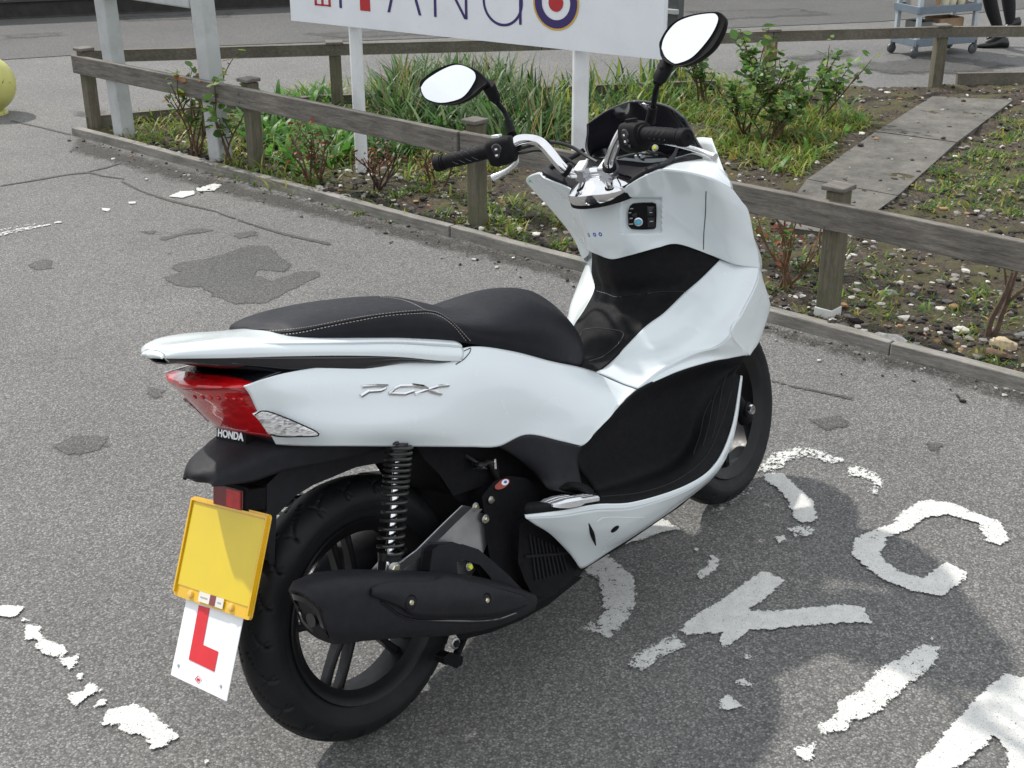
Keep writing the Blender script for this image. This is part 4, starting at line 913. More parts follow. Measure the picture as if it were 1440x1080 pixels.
# ---------------- rear mudguard, plate
fen = part('rear_mudguard', sym([[(277, 676, 0), (289, 678, -.022), (297, 681, -.04), (299, 684, -.044)], [(272, 668, 0), (292, 669, -.03), (305, 674, -.048), (306, 684, -.05)],
      [(288, 652, 0), (310, 655, -.04), (324, 662, -.062), (326, 681, -.064)], [(308, 633, 0), (332, 638, -.045), (352, 650, -.074), (358, 676, -.077)],
      [(337, 616, 0), (365, 620, -.05), (392, 630, -.087), (400, 662, -.09)], [(385, 598, 0), (422, 608, -.06), (458, 622, -.1), (465, 649, -.1)], [(470, 588, 0), (510, 600, -.07), (545, 612, -.11), (547, 630, -.11)]], 45, 40), m_blk2, solid=.006, offset=0)
part('inner_guard', slab([(372, 688), (393, 667), (437, 652), (470, 640), (560, 622), (580, 640), (500, 655), (440, 680), (415, 695), (387, 724), (384, 790), (380, 790)], -.052, .104), m_blk2, fen, bevel=.006)
bx = Vector((0, -1, 0)); by = Vector((.3, 0, 1)).normalized(); pc = L(337, 606.5, 0)+Vector((-.02, 0, 0))
V_, F_ = text_mesh('HONDA', .021, .0006, .0006)
wmax = max(v.x for v in V_)-min(v.x for v in V_)
part('badge', ([pc+bx*(v.x*.078/wmax)+by*(v.y*.95)-Vector((.001-v.z, 0, 0)) for v in V_], F_), m_lpl, fen, smooth=False)
part('badge_backing', prism([pc+bx*x+by*z+Vector((.001, 0, 0)) for x, z in ((-.045, -.013), (.045, -.013), (.045, .013), (-.045, .013))], (1, 0, 0), .03), m_blk, fen, smooth=False)
rc = L(322, 699, 0); tq = Vector((-math.sin(R(14)), 0, -math.cos(R(14)))); nq = Vector((-math.cos(R(14)), 0, math.sin(R(14))))
def rq(c, hw, hh, off): return [c+bx*x*hw+tq*z*hh+nq*off for x, z in ((-1, -1), (1, -1), (1, 1), (-1, 1))]
rf = part('reflector', prism(rq(rc, .042, .017, 0), nq, .004), m_lens_d, fen, smooth=False, bevel=.001)
part('reflector_pane', prism(rq(rc+bx*.019, .021, .016, .004), nq, .001), m_lens, rf, smooth=False)
part('reflector_box', prism(rq(rc+bx*.004, .05, .021, -.002), -nq, .04), m_blk, rf, bevel=.003)
tau = R(27.557); pt = Vector((-math.sin(tau), 0, -math.cos(tau))); pn = Vector((-math.cos(tau), 0, math.sin(tau))); p0_ = Vector((-.224, 0, .5739))
def pq(x, z, off=0): return p0_+bx*x+pt*z+pn*off
def rrect(x0, x1, z0, z1, r, off):
    o_ = []
    for cx, cz, a0 in ((x1-r, z0+r, -90), (x1-r, z1-r, 0), (x0+r, z1-r, 90), (x0+r, z0+r, 180)):
        for k in range(6): a = R(a0+18*k); o_.append(pq(cx+r*math.cos(a), cz+r*math.sin(a), off))
    return o_
hold = part('plate_holder', prism(rrect(-.118, .118, -.001, .184, .006, 0), pn, .005), m_yeld, ang=30, bevel=.0015)
part('number_plate', prism(rrect(-.111, .109, .008, .163, .003, .005), pn, .0015), m_yel, hold, smooth=False)
part('holder_lip', join(*[prism([pq(*q_, .005) for q_ in qq], pn, .005) for qq in ([(-.117, .001), (.117, .001), (.117, .005), (-.117, .005)], [(-.117, .005), (-.113, .005), (-.113, .178), (-.117, .178)], [(.113, .005), (.117, .005), (.117, .178), (.113, .178)])]), m_yeld, hold, smooth=False)
for x in (-.064, .062):
    s_ = part('plate_screw', lathe([(.0, .006), (.006, .005), (.0075, .002), (.0075, 0)], pq(x, .174 if x < 0 else .173, .005), pn, 20), P('screw_yellow', (.8, .5, .12), .35), hold)
m_lab = P('label_cream', (.72, .68, .6), .5)
for x0, x1, m_ in ((-.036, -.002, m_lab), (.017, .04, m_lab), (-.002, .017, m_lens_d)):
    lb = part('dealer_label', prism([pq(x0, .163, .0075), pq(x1, .163, .0075), pq(x1, .181, .0075), pq(x0, .181, .0075)], pn, .001), m_, hold, smooth=False)
    if m_ is m_lab: part('label_print', prism([pq(x0+.006, .171, .0086), pq(x1-.006, .171, .0086), pq(x1-.006, .174, .0086), pq(x0+.006, .174, .0086)], pn, .0002), m_grey_mark, lb, smooth=False)
# L plate hangs a little steeper than the number plate
c4 = [L(258, 838, .088), L(356, 866, -.085), L(318.3, 986, -.083), L(240, 949, .084)]
c4[0] = pq(-.088, .176, -.004); c4[1] = pq(.088, .178, -.004)
ln = (c4[1]-c4[0]).cross(c4[3]-c4[0]).normalized()
if ln.x > 0: ln = -ln
c4[2] = onplane(318.3, 986, c4[0], ln, CL, RTI@ray(318.3, 986)); c4[3] = onplane(240, 949, c4[0], ln, CL, RTI@ray(240, 949))
lp = part('learner_plate', prism(c4, -ln, .0015), m_lpl, smooth=False)
lpx = lambda u, v: onplane(u, v, c4[0]+ln*.0006, ln, CL, RTI@ray(u, v))
part('red_letter', prism([lpx(*p) for p in ((279.8, 851), (295, 855.4), (285.4, 906.7), (307, 916.4), (301.4, 944.6), (265.6, 927.4))], ln, .0006), m_redl, lp, smooth=False)
for p in ((251, 936), (310.6, 965)): part('rivet_hole', lathe([(.0, .0012), (.0026, .0012), (.003, .0)], lpx(*p), ln, 12), m_grey_mark, lp)
q = [lpx(*p) for p in ((278.5, 950), (283.5, 956), (279, 961), (274, 955))]; part('maker_mark', tube(q+[q[0]], .0005, 5), m_redl, lp)
q = [lpx(*p) for p in ((277, 953.5), (281, 954.5), (280.5, 958), (276.5, 957))]; part('maker_mark', prism(q, ln, .0004), m_redl, lp, smooth=False)

# ---------------- tail lamp, rear bodywork
TB = [[(343, 543, -.137), (352, 556, -.133), (362, 578, -.123), (375, 600, -.109), (388, 624, -.092)],
      [(370, 533, -.132), (376, 552, -.132), (384, 576, -.126), (393, 602, -.118), (402, 625, -.1)],
      [(405, 524, -.132), (408, 546, -.141), (413, 572, -.141), (420, 603, -.139), (427, 626, -.12)],
      [(467, 515, -.138), (468, 540, -.154), (470, 572, -.159), (474, 604, -.162), (478, 626.5, -.152)],
      [(547, 510, -.143), (548, 538, -.162), (550, 570, -.171), (552, 603, -.177), (553, 627, -.158)],
      [(610, 506, -.145), (610, 536, -.165), (610, 570, -.173), (610, 603, -.176), (611, 627.5, -.162)],
      [(660, 488, -.145), (662, 525, -.165), (660, 565, -.173), (660, 603, -.173), (660, 628, -.165)],
      [(718, 494, -.142), (714, 530, -.164), (709, 562, -.171), (704, 596, -.17), (700, 627.5, -.166)],
      [(773, 508, -.135), (766, 540, -.158), (758, 567, -.168), (749, 592, -.168), (740, 611, -.168)],
      [(815, 517, -.118), (818, 545, -.15), (812, 573, -.166), (803, 598, -.172), (787, 620, -.174)],
      [(840, 525, -.103), (850, 548, -.145), (845, 570, -.166), (834, 595, -.174), (817, 627, -.176)],
      [(868, 537, -.135), (874, 550, -.153), (868, 566, -.168), (857, 584, -.176), (840, 605, -.178)],
      [(897, 548, -.176), (889, 554, -.175), (881, 560, -.176), (870, 570, -.177), (858, 586, -.178)]]
tbv = grid_surf([[L(*p) for p in r] for r in TB], 40, 90)
def left_panel(v):
    f = max(0, min(1, (-.11-v.x)/.08)); return Vector((v.x+.012*f, -v.y-.014*f, v.z))
side = (part('tail_panel', tbv, m_body, solid=.004, offset=0), part('tail_panel', ([left_panel(v) for v in tbv[0]], [tuple(reversed(f)) for f in tbv[1]]), m_body, solid=.004, offset=0)); tbs = Surf(tbv, .002)
line_on('panel_gap', tbs, [(655, 482), (661, 492), (652, 505), (640, 513)], .0012, m_gap, side[0], n=16)
line_on('panel_gap', tbs, [(842, 527), (868, 538), (896, 548.5)], .0012, m_gap, side[0], n=16)
# chrome model badge on the tail panel
def ribbon(pts, wpx):
    v = []
    for i, p in enumerate(pts):
        a = Vector(pts[max(0, i-1)]); b_ = Vector(pts[min(len(pts)-1, i+1)]); d = (b_-a).normalized(); n = Vector((-d.y, d.x)); v.append((Vector(p)-n*wpx/2, Vector(p)+n*wpx/2))
    return v
Zt = zc(180, 380, 3); bdg = None
for st_, w_ in (([(983, 493), (1040, 489), (1090, 490), (1082, 500), (1058, 510), (1008, 513)], 2.8), ([(1012, 510), (978, 531)], 3.6), ([(1205, 489), (1140, 491), (1120, 500), (1098, 521)], 2.8), ([(1096, 521), (1160, 524), (1200, 511)], 3.0), ([(1192, 487), (1240, 493), (1275, 512), (1318, 522)], 3.6), ([(1348, 486), (1300, 492), (1240, 510), (1205, 523)], 3.0)):
    rb = ribbon(Zt(st_), w_*1.55); VF = ([], [])
    h = [(tbs.hit(*a, .0003), tbs.hit(*b_, .0003)) for a, b_ in rb]; rings = []
    for (pa, na), (pb, nb_) in h: mid_ = (pa+pb)/2+na*.0045; rings.append([pa, pa+na*.0022, mid_, pb+nb_*.0022, pb])
    o_ = part('badge_letter', loft(rings), m_chr, side[0], smooth=False)

lens_rows = [[(285, 525, 0), (313, 528, -.05), (335, 533, -.09), (360, 540, -.13)], [(262, 541, 0), (296, 543, -.055), (325, 545, -.098), (356, 545, -.133)], [(276, 556, 0), (305, 558, -.054), (335, 559, -.094), (366, 561, -.125)], [(294, 573, 0), (320, 576, -.049), (348, 578, -.087), (378, 583, -.117)], [(311, 592, 0), (334, 596, -.042), (361, 599, -.077), (390, 604, -.108)], [(328, 607, 0), (346, 610, -.036), (368, 613, -.066), (394, 616, -.096)]]
lamp = part('tail_lamp', sym(lens_rows, 50, 30), m_lens, solid=.004, offset=0)
part('lamp_top', sym([[(287, 526, 0), (315, 529, -.05), (337, 534, -.09), (358, 540, -.124)], [(310, 522, 0), (332, 524, -.05), (354, 527, -.09), (372, 532, -.12)], [(340, 512, 0), (365, 512, -.05), (390, 512, -.09), (405, 520, -.12)]], 30, 8), m_gloss, lamp, solid=.003)
ledm = P('lamp_reflector', (.6, .05, .05), .15, .6)
lsurf = Surf(sym(lens_rows, 50, 30), .002)
for row, pts in ((0, [(258, 545), (290, 547), (330, 547), (350, 551)]), (1, [(300, 598), (330, 604), (370, 610), (388, 612)])):
    line_on('lens_ridge', lsurf, pts, .0022, m_lens_d, lamp, n=24)
for i in range(7):
    p, n = lsurf.hit(275+11*i, 557+.6*i, .0006); part('lamp_bulb', lathe([(.0, .002), (.003, .0016), (.0045, 0)], p, n, 12), ledm, lamp)
part('lamp_base', sym([[(329, 605, 0), (347, 609, -.035), (368, 612, -.065), (393, 616, -.095)], [(337, 611, 0), (354, 614, -.034), (371, 618, -.062), (391, 625, -.09)], [(360, 608, 0), (375, 612, -.035), (395, 617, -.06), (410, 625, -.085)]], 24, 8), m_blk, lamp, solid=.003)
tsv = gp_([[(355, 582, -.122), (368, 577, -.126), (385, 580, -.134), (412, 591, -.148), (448, 608, -.16)], [(365, 592, -.118), (375, 592, -.124), (392, 595, -.133), (418, 601, -.149), (449, 610, -.161)], [(377, 609, -.11), (387, 613, -.115), (398, 614, -.124), (420, 614, -.143), (446, 613, -.159)]], 30, 10)
ts = (part('turn_signal', tsv, m_clear, solid=.004, offset=0), part('turn_signal', ([Vector((v.x+.01, -v.y-.014, v.z)) for v in tsv[0]], [tuple(reversed(f)) for f in tsv[1]]), m_clear, solid=.004, offset=0))
tss = Surf(tsv, .002)
for o_ in ts[:1]: line_on('lens_edge', tss, [(357, 583), (368, 577.5), (385, 580.5), (412, 591.5), (447, 609), (445, 612.5), (420, 613), (398, 613), (380, 610)], .0013, m_blk, o_, n=50)

# grab rail: outer lower edge, outer upper edge, inner edge under the seat
rail_r = [[(232, 502, -.0), (234, 497, 0), (238, 490, 0), (262, 482, 0)]]
def rail_row(pe, pt_, pi): return [pi, pt_, pe]
GR = [[(212, 493, 0), (221, 494, -.014), (230, 498, -.029), (232, 503, -.032)],
      [(222, 487, 0), (241, 489, -.036), (254, 494, -.056), (256, 503, -.057)],
      [(262, 480, 0), (285, 482, -.06), (298, 490, -.083), (300, 503, -.086)],
      [(312, 471, 0), (338, 478, -.08), (352, 487, -.107), (354, 502, -.111)],
      [(350, 466, 0), (392, 480, -.112), (410, 486, -.128), (412, 500.5, -.134)],
      [(400, 458, 0), (478, 478, -.132), (492, 484, -.142), (494, 500, -.15)],
      [(470, 450, 0), (545, 476, -.136), (560, 484, -.148), (562, 502, -.156)],
      [(540, 450, 0), (600, 478, -.137), (612, 487, -.149), (614, 507, -.157)],
      [(580, 455, 0), (640, 481, -.136), (650, 490, -.149), (648, 508, -.157)]]
def rail_surf():
    rr = []
    for r in GR:
        a = [L(*p) for p in r]; m1 = a[3]+(a[2]-a[3])*.5+Vector((0, -.004, 0)); a = [a[0], a[1], a[2], m1, a[3]]
        rr.append([Vector((p.x, -p.y, p.z)) for p in a[:0:-1]]+a)
    return grid_surf(rr, 57, 70)
grv = rail_surf(); grab = part('grab_rail', grv, m_body, solid=.005, offset=0)
und = []
for r in GR:
    a = [L(*r[3])+Vector((0, .004, .001))]; dpt = .014+.012*min(1, max(0, r[3][0]-256)/100); e_ = L(r[3][0]+4, r[3][1]+6+min(18, max(0, r[3][0]-256)*.12) if r[3][0] < 500 else r[3][1]+14-(r[3][0]-500)*.09, r[3][2]*.97+.006); a += [e_, Vector((e_.x, e_.y*.55, e_.z-.004)), Vector((e_.x, 0, e_.z-.004))]
    und.append(a+[Vector((p.x, -p.y, p.z)) for p in a[-2::-1]])
part('rail_underside', grid_surf(und, 33, 40), m_gloss, grab, solid=.003)
tipr = [[Vector((p.x, p.y, p.z)) for p in und[0]]]
a_ = [L(*p) for p in GR[0]]; rear = [Vector((p.x, p.y, p.z)) for p in a_]
top_ = rear+[]
e_top = [Vector((p.x, -p.y, p.z)) for p in rear[:0:-1]]+rear
low = [Vector((p.x-.004, p.y, L(*GR[0][3]).z)) for p in e_top]; mid_ = [Vector(((a.x+b_.x)/2-.004, a.y, (a.z+b_.z)/2)) for a, b_ in zip(e_top, low)]
part('rail_tip', grid_surf([e_top, mid_, low], 33, 9), m_body, grab, solid=.003)

# ---------------- seat
SE = [  # right bottom, right lower side, stitched edge, crown, centre
 [(374, 482, -.024), (374, 477, -.026), (373, 471, -.024), (364, 466, -.012), (352, 465, 0)],
 [(380, 482.5, -.045), (380, 476, -.047), (380, 469, -.044), (368, 463, -.022), (354, 463, 0)],
 [(394, 483, -.07), (394, 475, -.073), (394, 466, -.068), (382, 458, -.035), (362, 457.5, 0)],
 [(414, 483, -.095), (414, 472, -.098), (414, 462, -.092), (402, 450, -.05), (378, 449, 0)],
 [(455, 481, -.12), (455, 468, -.123), (456, 455.5, -.115), (447, 439, -.065), (418, 436, 0)],
 [(520, 479, -.137), (520, 460, -.139), (522, 444, -.13), (522, 428, -.078), (484, 420.5, 0)],
 [(580, 478, -.14), (582, 456, -.142), (588, 438, -.13), (588, 426.5, -.08), (545, 416.5, 0)],
 [(625, 479, -.138), (630, 460, -.14), (633, 450, -.13), (630, 441, -.078), (592, 425, 0)],
 [(660, 483, -.137), (668, 470, -.139), (668, 456, -.131), (662, 443, -.08), (628, 433, 0)],
 [(700, 492, -.137), (712, 478, -.141), (715, 457, -.138), (702, 431, -.09), (662, 417, 0)],
 [(745, 507, -.133), (760, 490, -.138), (765, 458, -.136), (747, 423, -.092), (702, 405, 0)],
 [(778, 517, -.118), (795, 502, -.125), (799, 468, -.12), (786, 438, -.078), (744, 409, 0)],
 [(800, 521, -.095), (815, 512, -.098), (819, 487, -.09), (808, 460, -.055), (780, 435, 0)],
 [(812, 518, -.06), (820, 512, -.06), (822, 498, -.055), (816, 480, -.03), (802, 463, 0)]]
rr = []
for r in SE:
    a = [L(*p) for p in r]; a[-1] = Vector((a[-2].x*.5+a[-1].x*.5, 0, max(a[-1].z, a[-2].z)+.004)) if False else a[-1]
    rr.append(a+[Vector((p.x, -p.y, p.z)) for p in a[-2::-1]])
stv = grid_surf(rr, 61, 120); seat = part('seat', stv, m_seat, ang=70); ss = Surf(stv)
# closing the underside and both ends
def cap_ring(VF, nu): 
    V, Fc = VF; nv = len(V)//nu; ring_ = [j*nu for j in range(nv)]+[(nv-1)*nu+i for i in range(1, nu)]+[j*nu+nu-1 for j in range(nv-2, -1, -1)]+[i for i in range(nu-2, 0, -1)]
    return V, [tuple(ring_)]
part('seat_base', cap_ring(stv, 61), m_blk, seat, smooth=False)
stitch('stitching', ss, [(324, 467), (350, 466), (385, 465.5), (420, 462), (450, 457), (490, 449), (520, 444), (560, 439), (597, 436)], seat, 70)
stitch('stitching', ss, [(324, 474), (350, 474), (385, 472), (420, 468), (460, 460), (500, 452), (540, 445), (580, 441.5), (610, 442), (635, 456), (655, 479)], seat, 80)
stitch('stitching', ss, [(597, 436), (618, 441), (640, 457), (661, 479)], seat, 24)
line_on('piping', ss, [(324, 470.5), (350, 470.5), (385, 469), (420, 465.5), (455, 458.5), (495, 450.5), (535, 443.5), (570, 440), (598, 438.5), (615, 441), (636, 454), (658, 480)], .0016, m_blk, seat, n=70)
stitch('stitching', ss, [(535, 418), (560, 421), (580, 427), (597, 436)], seat, 26)

# ---------------- foot wells, skirts, pegs
FW = [[(817, 627, -.172), (857, 587, -.176), (897, 548, -.182), (950, 524, -.202), (1000, 509, -.22), (1048, 499, -.238)],
      [(810, 652, -.17), (853, 620, -.165), (897, 586, -.163), (946, 556, -.167), (995, 530, -.19), (1043, 512, -.228)],
      [(835, 688, -.172), (885, 670, -.166), (930, 650, -.166), (962, 618, -.17), (988, 568, -.187), (1034, 522, -.226)],
      [(838, 697, -.215), (897, 686, -.222), (955, 662, -.222), (986, 628, -.221), (1010, 578, -.224), (1037, 528, -.231)],
      [(837, 708, -.264), (892, 704.5, -.268), (963, 682, -.262), (1004, 652, -.253), (1028, 600, -.244), (1041, 530, -.238)]]
fwv = gp_(FW, 50, 40); fws = both('foot_well', fwv, m_blk, solid=.004, offset=0); fwS = Surf(fwv, .002)
line_on('mat_edge', fwS, [(845, 700), (900, 694), (950, 677), (990, 645), (1012, 600), (1028, 550)], .0016, m_blk2, fws[0], n=40)
for k in range(3): line_on('mat_rib', fwS, [(975+13*k, 640-12*k), (985+12*k, 612-14*k), (990+13*k, 585-20*k), (1000+11*k, 562-18*k)], .0015, m_blk2, fws[0], n=20)
both('side_cover', gp_([[(698, 627, -.164), (740, 611, -.168), (787, 620, -.174), (818, 627, -.176)], [(722, 640, -.155), (752, 642, -.168), (785, 648, -.178), (812, 650, -.176)], [(748, 660, -.15), (765, 672, -.168), (785, 678, -.185), (818, 682, -.19)], [(760, 674, -.155), (772, 688, -.18), (790, 692, -.205), (828, 700, -.22)]], 24, 20), m_blk2, solid=.004)
c_ = L(812, 690, -.232); rm_ = Matrix.Rotation(math.atan2(1, 2.6), 3, 'Y')
hb_ = gp_([[(786, 687, -.198), (800, 679, -.2), (820, 681, -.205), (834, 690, -.205)], [(796, 689, -.21), (806, 683, -.223), (823, 687, -.232), (836, 698, -.235)], [(808, 691, -.213), (814, 690, -.228), (827, 696, -.245), (839, 706, -.262)]], 24, 14)
both('peg_housing', hb_, m_blk, solid=.004)
led = gp_([[(742, 708, -.215), (785, 702, -.22), (838, 694, -.225)], [(738, 712, -.25), (788, 708, -.262), (838, 700, -.266)], [(738, 723, -.252), (788, 717.5, -.266), (837, 709, -.268)]], 16, 10)
both('sill_trim', led, m_blk, solid=.004)
pa, pb_ = L(768, 709, -.25), L(824, 700, -.253); pd = (pb_-pa).normalized(); pu_ = Vector((0, -1, 0)).cross(pd); pu_ = pu_ if pu_.z > 0 else -pu_
rr_ = []
for t, wy, hz in ((0, .019, .003), (.012, .025, .0055), (.04, .026, .009), (.078, .025, .009), (.092, .024, .005), (.14, .022, .005)):
    c_ = pa+pd*t; rr_.append([c_+Vector((0, 1, 0))*wy*a+pu_*hz*b2 for a, b2 in ((-1, -1), (-1, .4), (-.8, 1), (-.3, 1), (-.25, .7), (-.15, 1), (.2, 1), (.25, .7), (.35, 1), (.8, 1), (1, .4), (1, -1))])
both('foot_peg', loft(rr_), P('polished_peg', (.75, .76, .77), .22, .7), ang=25)
SK = [[(738, 723, -.25), (787, 718, -.266), (837, 709, -.270), (892, 705.5, -.272), (963, 683, -.266), (1005, 653, -.257), (1029, 601, -.248), (1042, 528, -.24)],
      [(739, 728, -.252), (788, 725, -.268), (838, 717, -.271), (893, 713, -.273), (965, 689, -.267), (1008, 656, -.258), (1032, 602, -.249), (1043, 529, -.24)]]
SK2 = [SK[1], [(752, 737, -.246), (797, 742, -.25), (845, 742, -.245), (895, 733, -.248), (960, 700, -.25), (1008, 660, -.25), (1032, 606, -.245), (1043, 532, -.238)],
       [(776, 752, -.228), (808, 768, -.215), (850, 764, -.212), (895, 746, -.225), (955, 706, -.235), (1008, 662, -.243), (1032, 609, -.242), (1043, 534, -.236)],
       [(813, 790, -.18), (820, 798, -.178), (856, 775, -.185), (900, 747, -.2), (955, 709, -.21), (1007, 665, -.225), (1031, 613, -.232), (1042, 538, -.232)]]
both('side_skirt', gp_(SK, 60, 5), m_body, solid=.004, offset=0)
skv = gp_(SK2, 60, 26); sk = both('side_skirt', skv, m_body, solid=.004, offset=0); skS = Surf(skv, .002)
part('skirt_slot', tube(spline([skS.hit(u, v)[0] for u, v in ((827, 735), (832, 750), (837, 766))], 8), [.001, .0025, .004, .005, .005, .004, .0025, .001], 8), m_blk, sk[0])
p, n = skS.hit(864, 743, .0005); part('drain_hole', lathe([(0, .001), (.008, .001), (.011, 0)], p, n, 20), m_blk, sk[0])
line_on('skirt_crease', skS, [(838, 733), (850, 727), (880, 727), (905, 727)], .001, m_body, sk[0], n=16)
part('belly_pan', slab([(790, 770), (817, 797), (880, 758), (957, 706), (1000, 668), (985, 640), (900, 700), (800, 740)], -.17, .34), m_blk, bevel=.01)

# ---------------- tunnel, front bodywork
TU = [[(1014, 366, -.197), (960, 340, -.14), (915, 345, -.085), (886, 353, -.042), (862, 357, 0)], [(990, 388, -.172), (950, 384, -.12), (917, 386, -.08), (890, 390, -.04), (866, 390, 0)],
      [(963, 412, -.138), (938, 412, -.10), (914, 413, -.07), (892, 416, -.035), (869, 418, 0)], [(934, 440, -.12), (907, 441, -.085), (883, 445, -.055), (866, 448, -.03), (850, 450, 0)],
      [(907, 460, -.105), (888, 464, -.075), (869, 469, -.05), (853, 472, -.026), (839, 474, 0)], [(880, 488, -.095), (866, 494, -.068), (850, 498, -.045), (836, 500, -.023), (824, 501, 0)], [(840, 523, -.1), (830, 522, -.075), (820, 519, -.05), (811, 515, -.025), (802, 511, 0)],
      [(800, 540, -.1), (790, 538, -.075), (781, 535, -.05), (772, 530, -.025), (764, 526, 0)]]
tuv = sym(TU, 61, 60); tun = part('centre_tunnel', tuv, m_blk, solid=.004, offset=0); tuS = Surf(tuv, .002)
line_on('seam', tuS, [(840, 410), (852, 413), (867, 418), (890, 416.5), (912, 413), (935, 410.5), (964, 411)], .0013, m_gloss, tun, n=40)
line_on('fuel_lid_gap', tuS, [(815, 478), (819, 468), (826, 463), (845, 462), (868, 465), (876, 468), (876, 474), (868, 486), (856, 497), (845, 504), (828, 509)], .0013, m_gloss, tun, n=60)
for VF in (gp_([[(1012, 366, -.195), (990, 388, -.172), (963, 412, -.138), (934, 440, -.12), (907, 460, -.105), (880, 488, -.095), (855, 512, -.092), (838, 524, -.1)],
    [(1030, 370, -.22), (1015, 400, -.213), (990, 430, -.19), (960, 458, -.163), (930, 480, -.143), (897, 500, -.13), (872, 519, -.12), (857, 531, -.122)],
    [(1050, 371, -.243), (1040, 403, -.245), (1018, 440, -.235), (992, 468, -.212), (962, 487, -.19), (925, 506, -.168), (895, 526, -.152), (876, 540, -.147)],
    [(1068, 370, -.257), (1063, 398, -.258), (1043, 438, -.256), (1027, 470, -.25), (1008, 487, -.235), (975, 497, -.212), (932, 519, -.19), (897, 547, -.178)]], 60, 30),):
    legv = VF; both('leg_shield', legv, m_body, solid=.004, offset=0)
both('leg_shield', gp_([[(1027, 470, -.25), (1008, 487, -.235), (975, 497, -.212), (932, 519, -.19), (897, 547, -.178)], [(1040, 486, -.244), (1015, 495, -.228), (982, 502, -.21), (938, 521, -.19), (898, 547.5, -.179)], [(1051, 499, -.239), (1030, 503, -.23), (1000, 508.5, -.221), (950, 523.5, -.203), (899, 548, -.182)]], 40, 12), m_body, solid=.004, offset=0)
both('nose_side', gp_([[(1066, 376, -.256), (1063, 398, -.258), (1043, 438, -.256), (1027, 470, -.25), (1051, 499, -.239)], [(1070, 384, -.25), (1071, 410, -.247), (1062, 442, -.243), (1050, 474, -.238), (1052, 499, -.236)], [(1070, 390, -.24), (1081, 422, -.225), (1081, 437, -.222), (1068, 477, -.222), (1053.5, 499, -.232)],
      [(1066, 380, -.21), (1068, 415, -.18), (1066, 440, -.18), (1056, 470, -.19), (1046, 492, -.2)]], 30, 22), m_body, solid=.004, offset=0)
SH = [[(845, 288, 0), (866, 275, -.05), (884, 260, -.095), (907, 247, -.15), (931, 239, -.185), (968, 243, -.24), (1000, 252, -.275), (1030, 267, -.27)],
      [(847, 298, 0), (868, 286, -.05), (889, 274, -.09), (912, 264, -.14), (940, 258, -.18), (976, 262, -.236), (1010, 272, -.27), (1042, 283, -.268)],
      [(850, 314, 0), (872, 303, -.05), (893, 292, -.085), (915, 284, -.122), (944, 280, -.168), (985, 283, -.228), (1020, 291, -.264), (1052, 298, -.266)],
      [(855, 338, 0), (878, 330, -.05), (899, 323, -.082), (922, 316, -.115), (952, 312, -.155), (990, 318, -.205), (1025, 325, -.245), (1060, 336, -.262)],
      [(859, 352, 0), (881, 346, -.048), (902, 341, -.082), (925, 333, -.112), (953, 329, -.148), (996, 338, -.195), (1031, 346, -.24), (1065, 353, -.259)],
      [(861, 364, 0), (884, 359, -.045), (903, 354, -.08), (925, 348, -.11), (954, 343, -.145), (1003, 359.5, -.19), (1036, 372, -.236), (1068, 377, -.258)]]
shv = sym(SH, 221, 100)
for i_, v_ in enumerate(shv[0]):
    if v_.y < 0:
        wv = ROT@v_-CAM; zz = wv.dot(fw); pu, pv = 720+F*wv.dot(rt)/zz, 540-F*wv.dot(up)/zz
        e_ = min((pu-873-max(0, (288-pv)*.5))/5, (931-pu)/3.5, (pv-276.5)/4, (329-pv)/4)
        shv[0][i_] = v_+Vector((.017, .004, 0))*max(0, min(1, e_))**.8
shd = part('front_shield', shv, m_body, solid=.004, offset=0); shS = Surf(shv, .002)
line_on('panel_gap', shS, [(993, 268), (992, 300), (990, 325), (989, 350)], .0012, m_gap, shd, n=16)
# key switch panel in a raised surround
kq = [(886, 289), (890, 285.5), (903, 284), (918, 284), (923, 286), (923.5, 300), (922.5, 318), (920, 320), (903, 321), (888, 320), (884, 316), (883, 297)]
kp = poly_on('key_panel', shS, kq, m_blk, shd, .006, .0)
sq = [(876, 284), (884, 279), (922, 276), (929, 279), (930, 324), (925, 329), (880, 329), (874, 322)]
def disc_on(name, S_, u, v, r, m, par, h=.003, off=.006):
    p, n = S_.hit(u, v, off); return part(name, lathe([(0, h), (r*.75, h), (r, h*.6), (r, 0)], p, n, 20), m, par)
disc_on('key_ring', shS, 898, 310, .0105, m_silver, kp, .003, .007); disc_on('key_cap', shS, 898, 310, .0075, m_blue, kp, .006, .007)
disc_on('seat_switch', shS, 893, 300, .006, m_gloss, kp, .004, .007)
for q in ([(911, 287), (921, 287), (921, 301), (911, 301)], [(911, 303), (921, 303), (921, 317), (911, 317)]): poly_on('rocker_switch', shS, q, m_gloss, kp, .0095, .0)
for (x, y, l) in ((886, 291, 5), (898, 292, 8), (884, 297, 4), (886, 305, 4), (885, 313, 6), (900, 302, 5), (914, 295, 4), (914, 308, 5)):
    poly_on('print', shS, [(x, y), (x+l, y-.3), (x+l, y+1), (x, y+1.3)], m_grey_mark, kp, .0103 if x > 910 else .0066)
for i, x in enumerate((829, 837, 845)):
    d_ = disc_on('warning_print', shS, x, 330-.5*i, .0052, m_bluep, shd, .0006, .0002); disc_on('warning_mark', shS, x+.3, 330-.5*i, .002, m_lpl, d_, .0008, .0004)
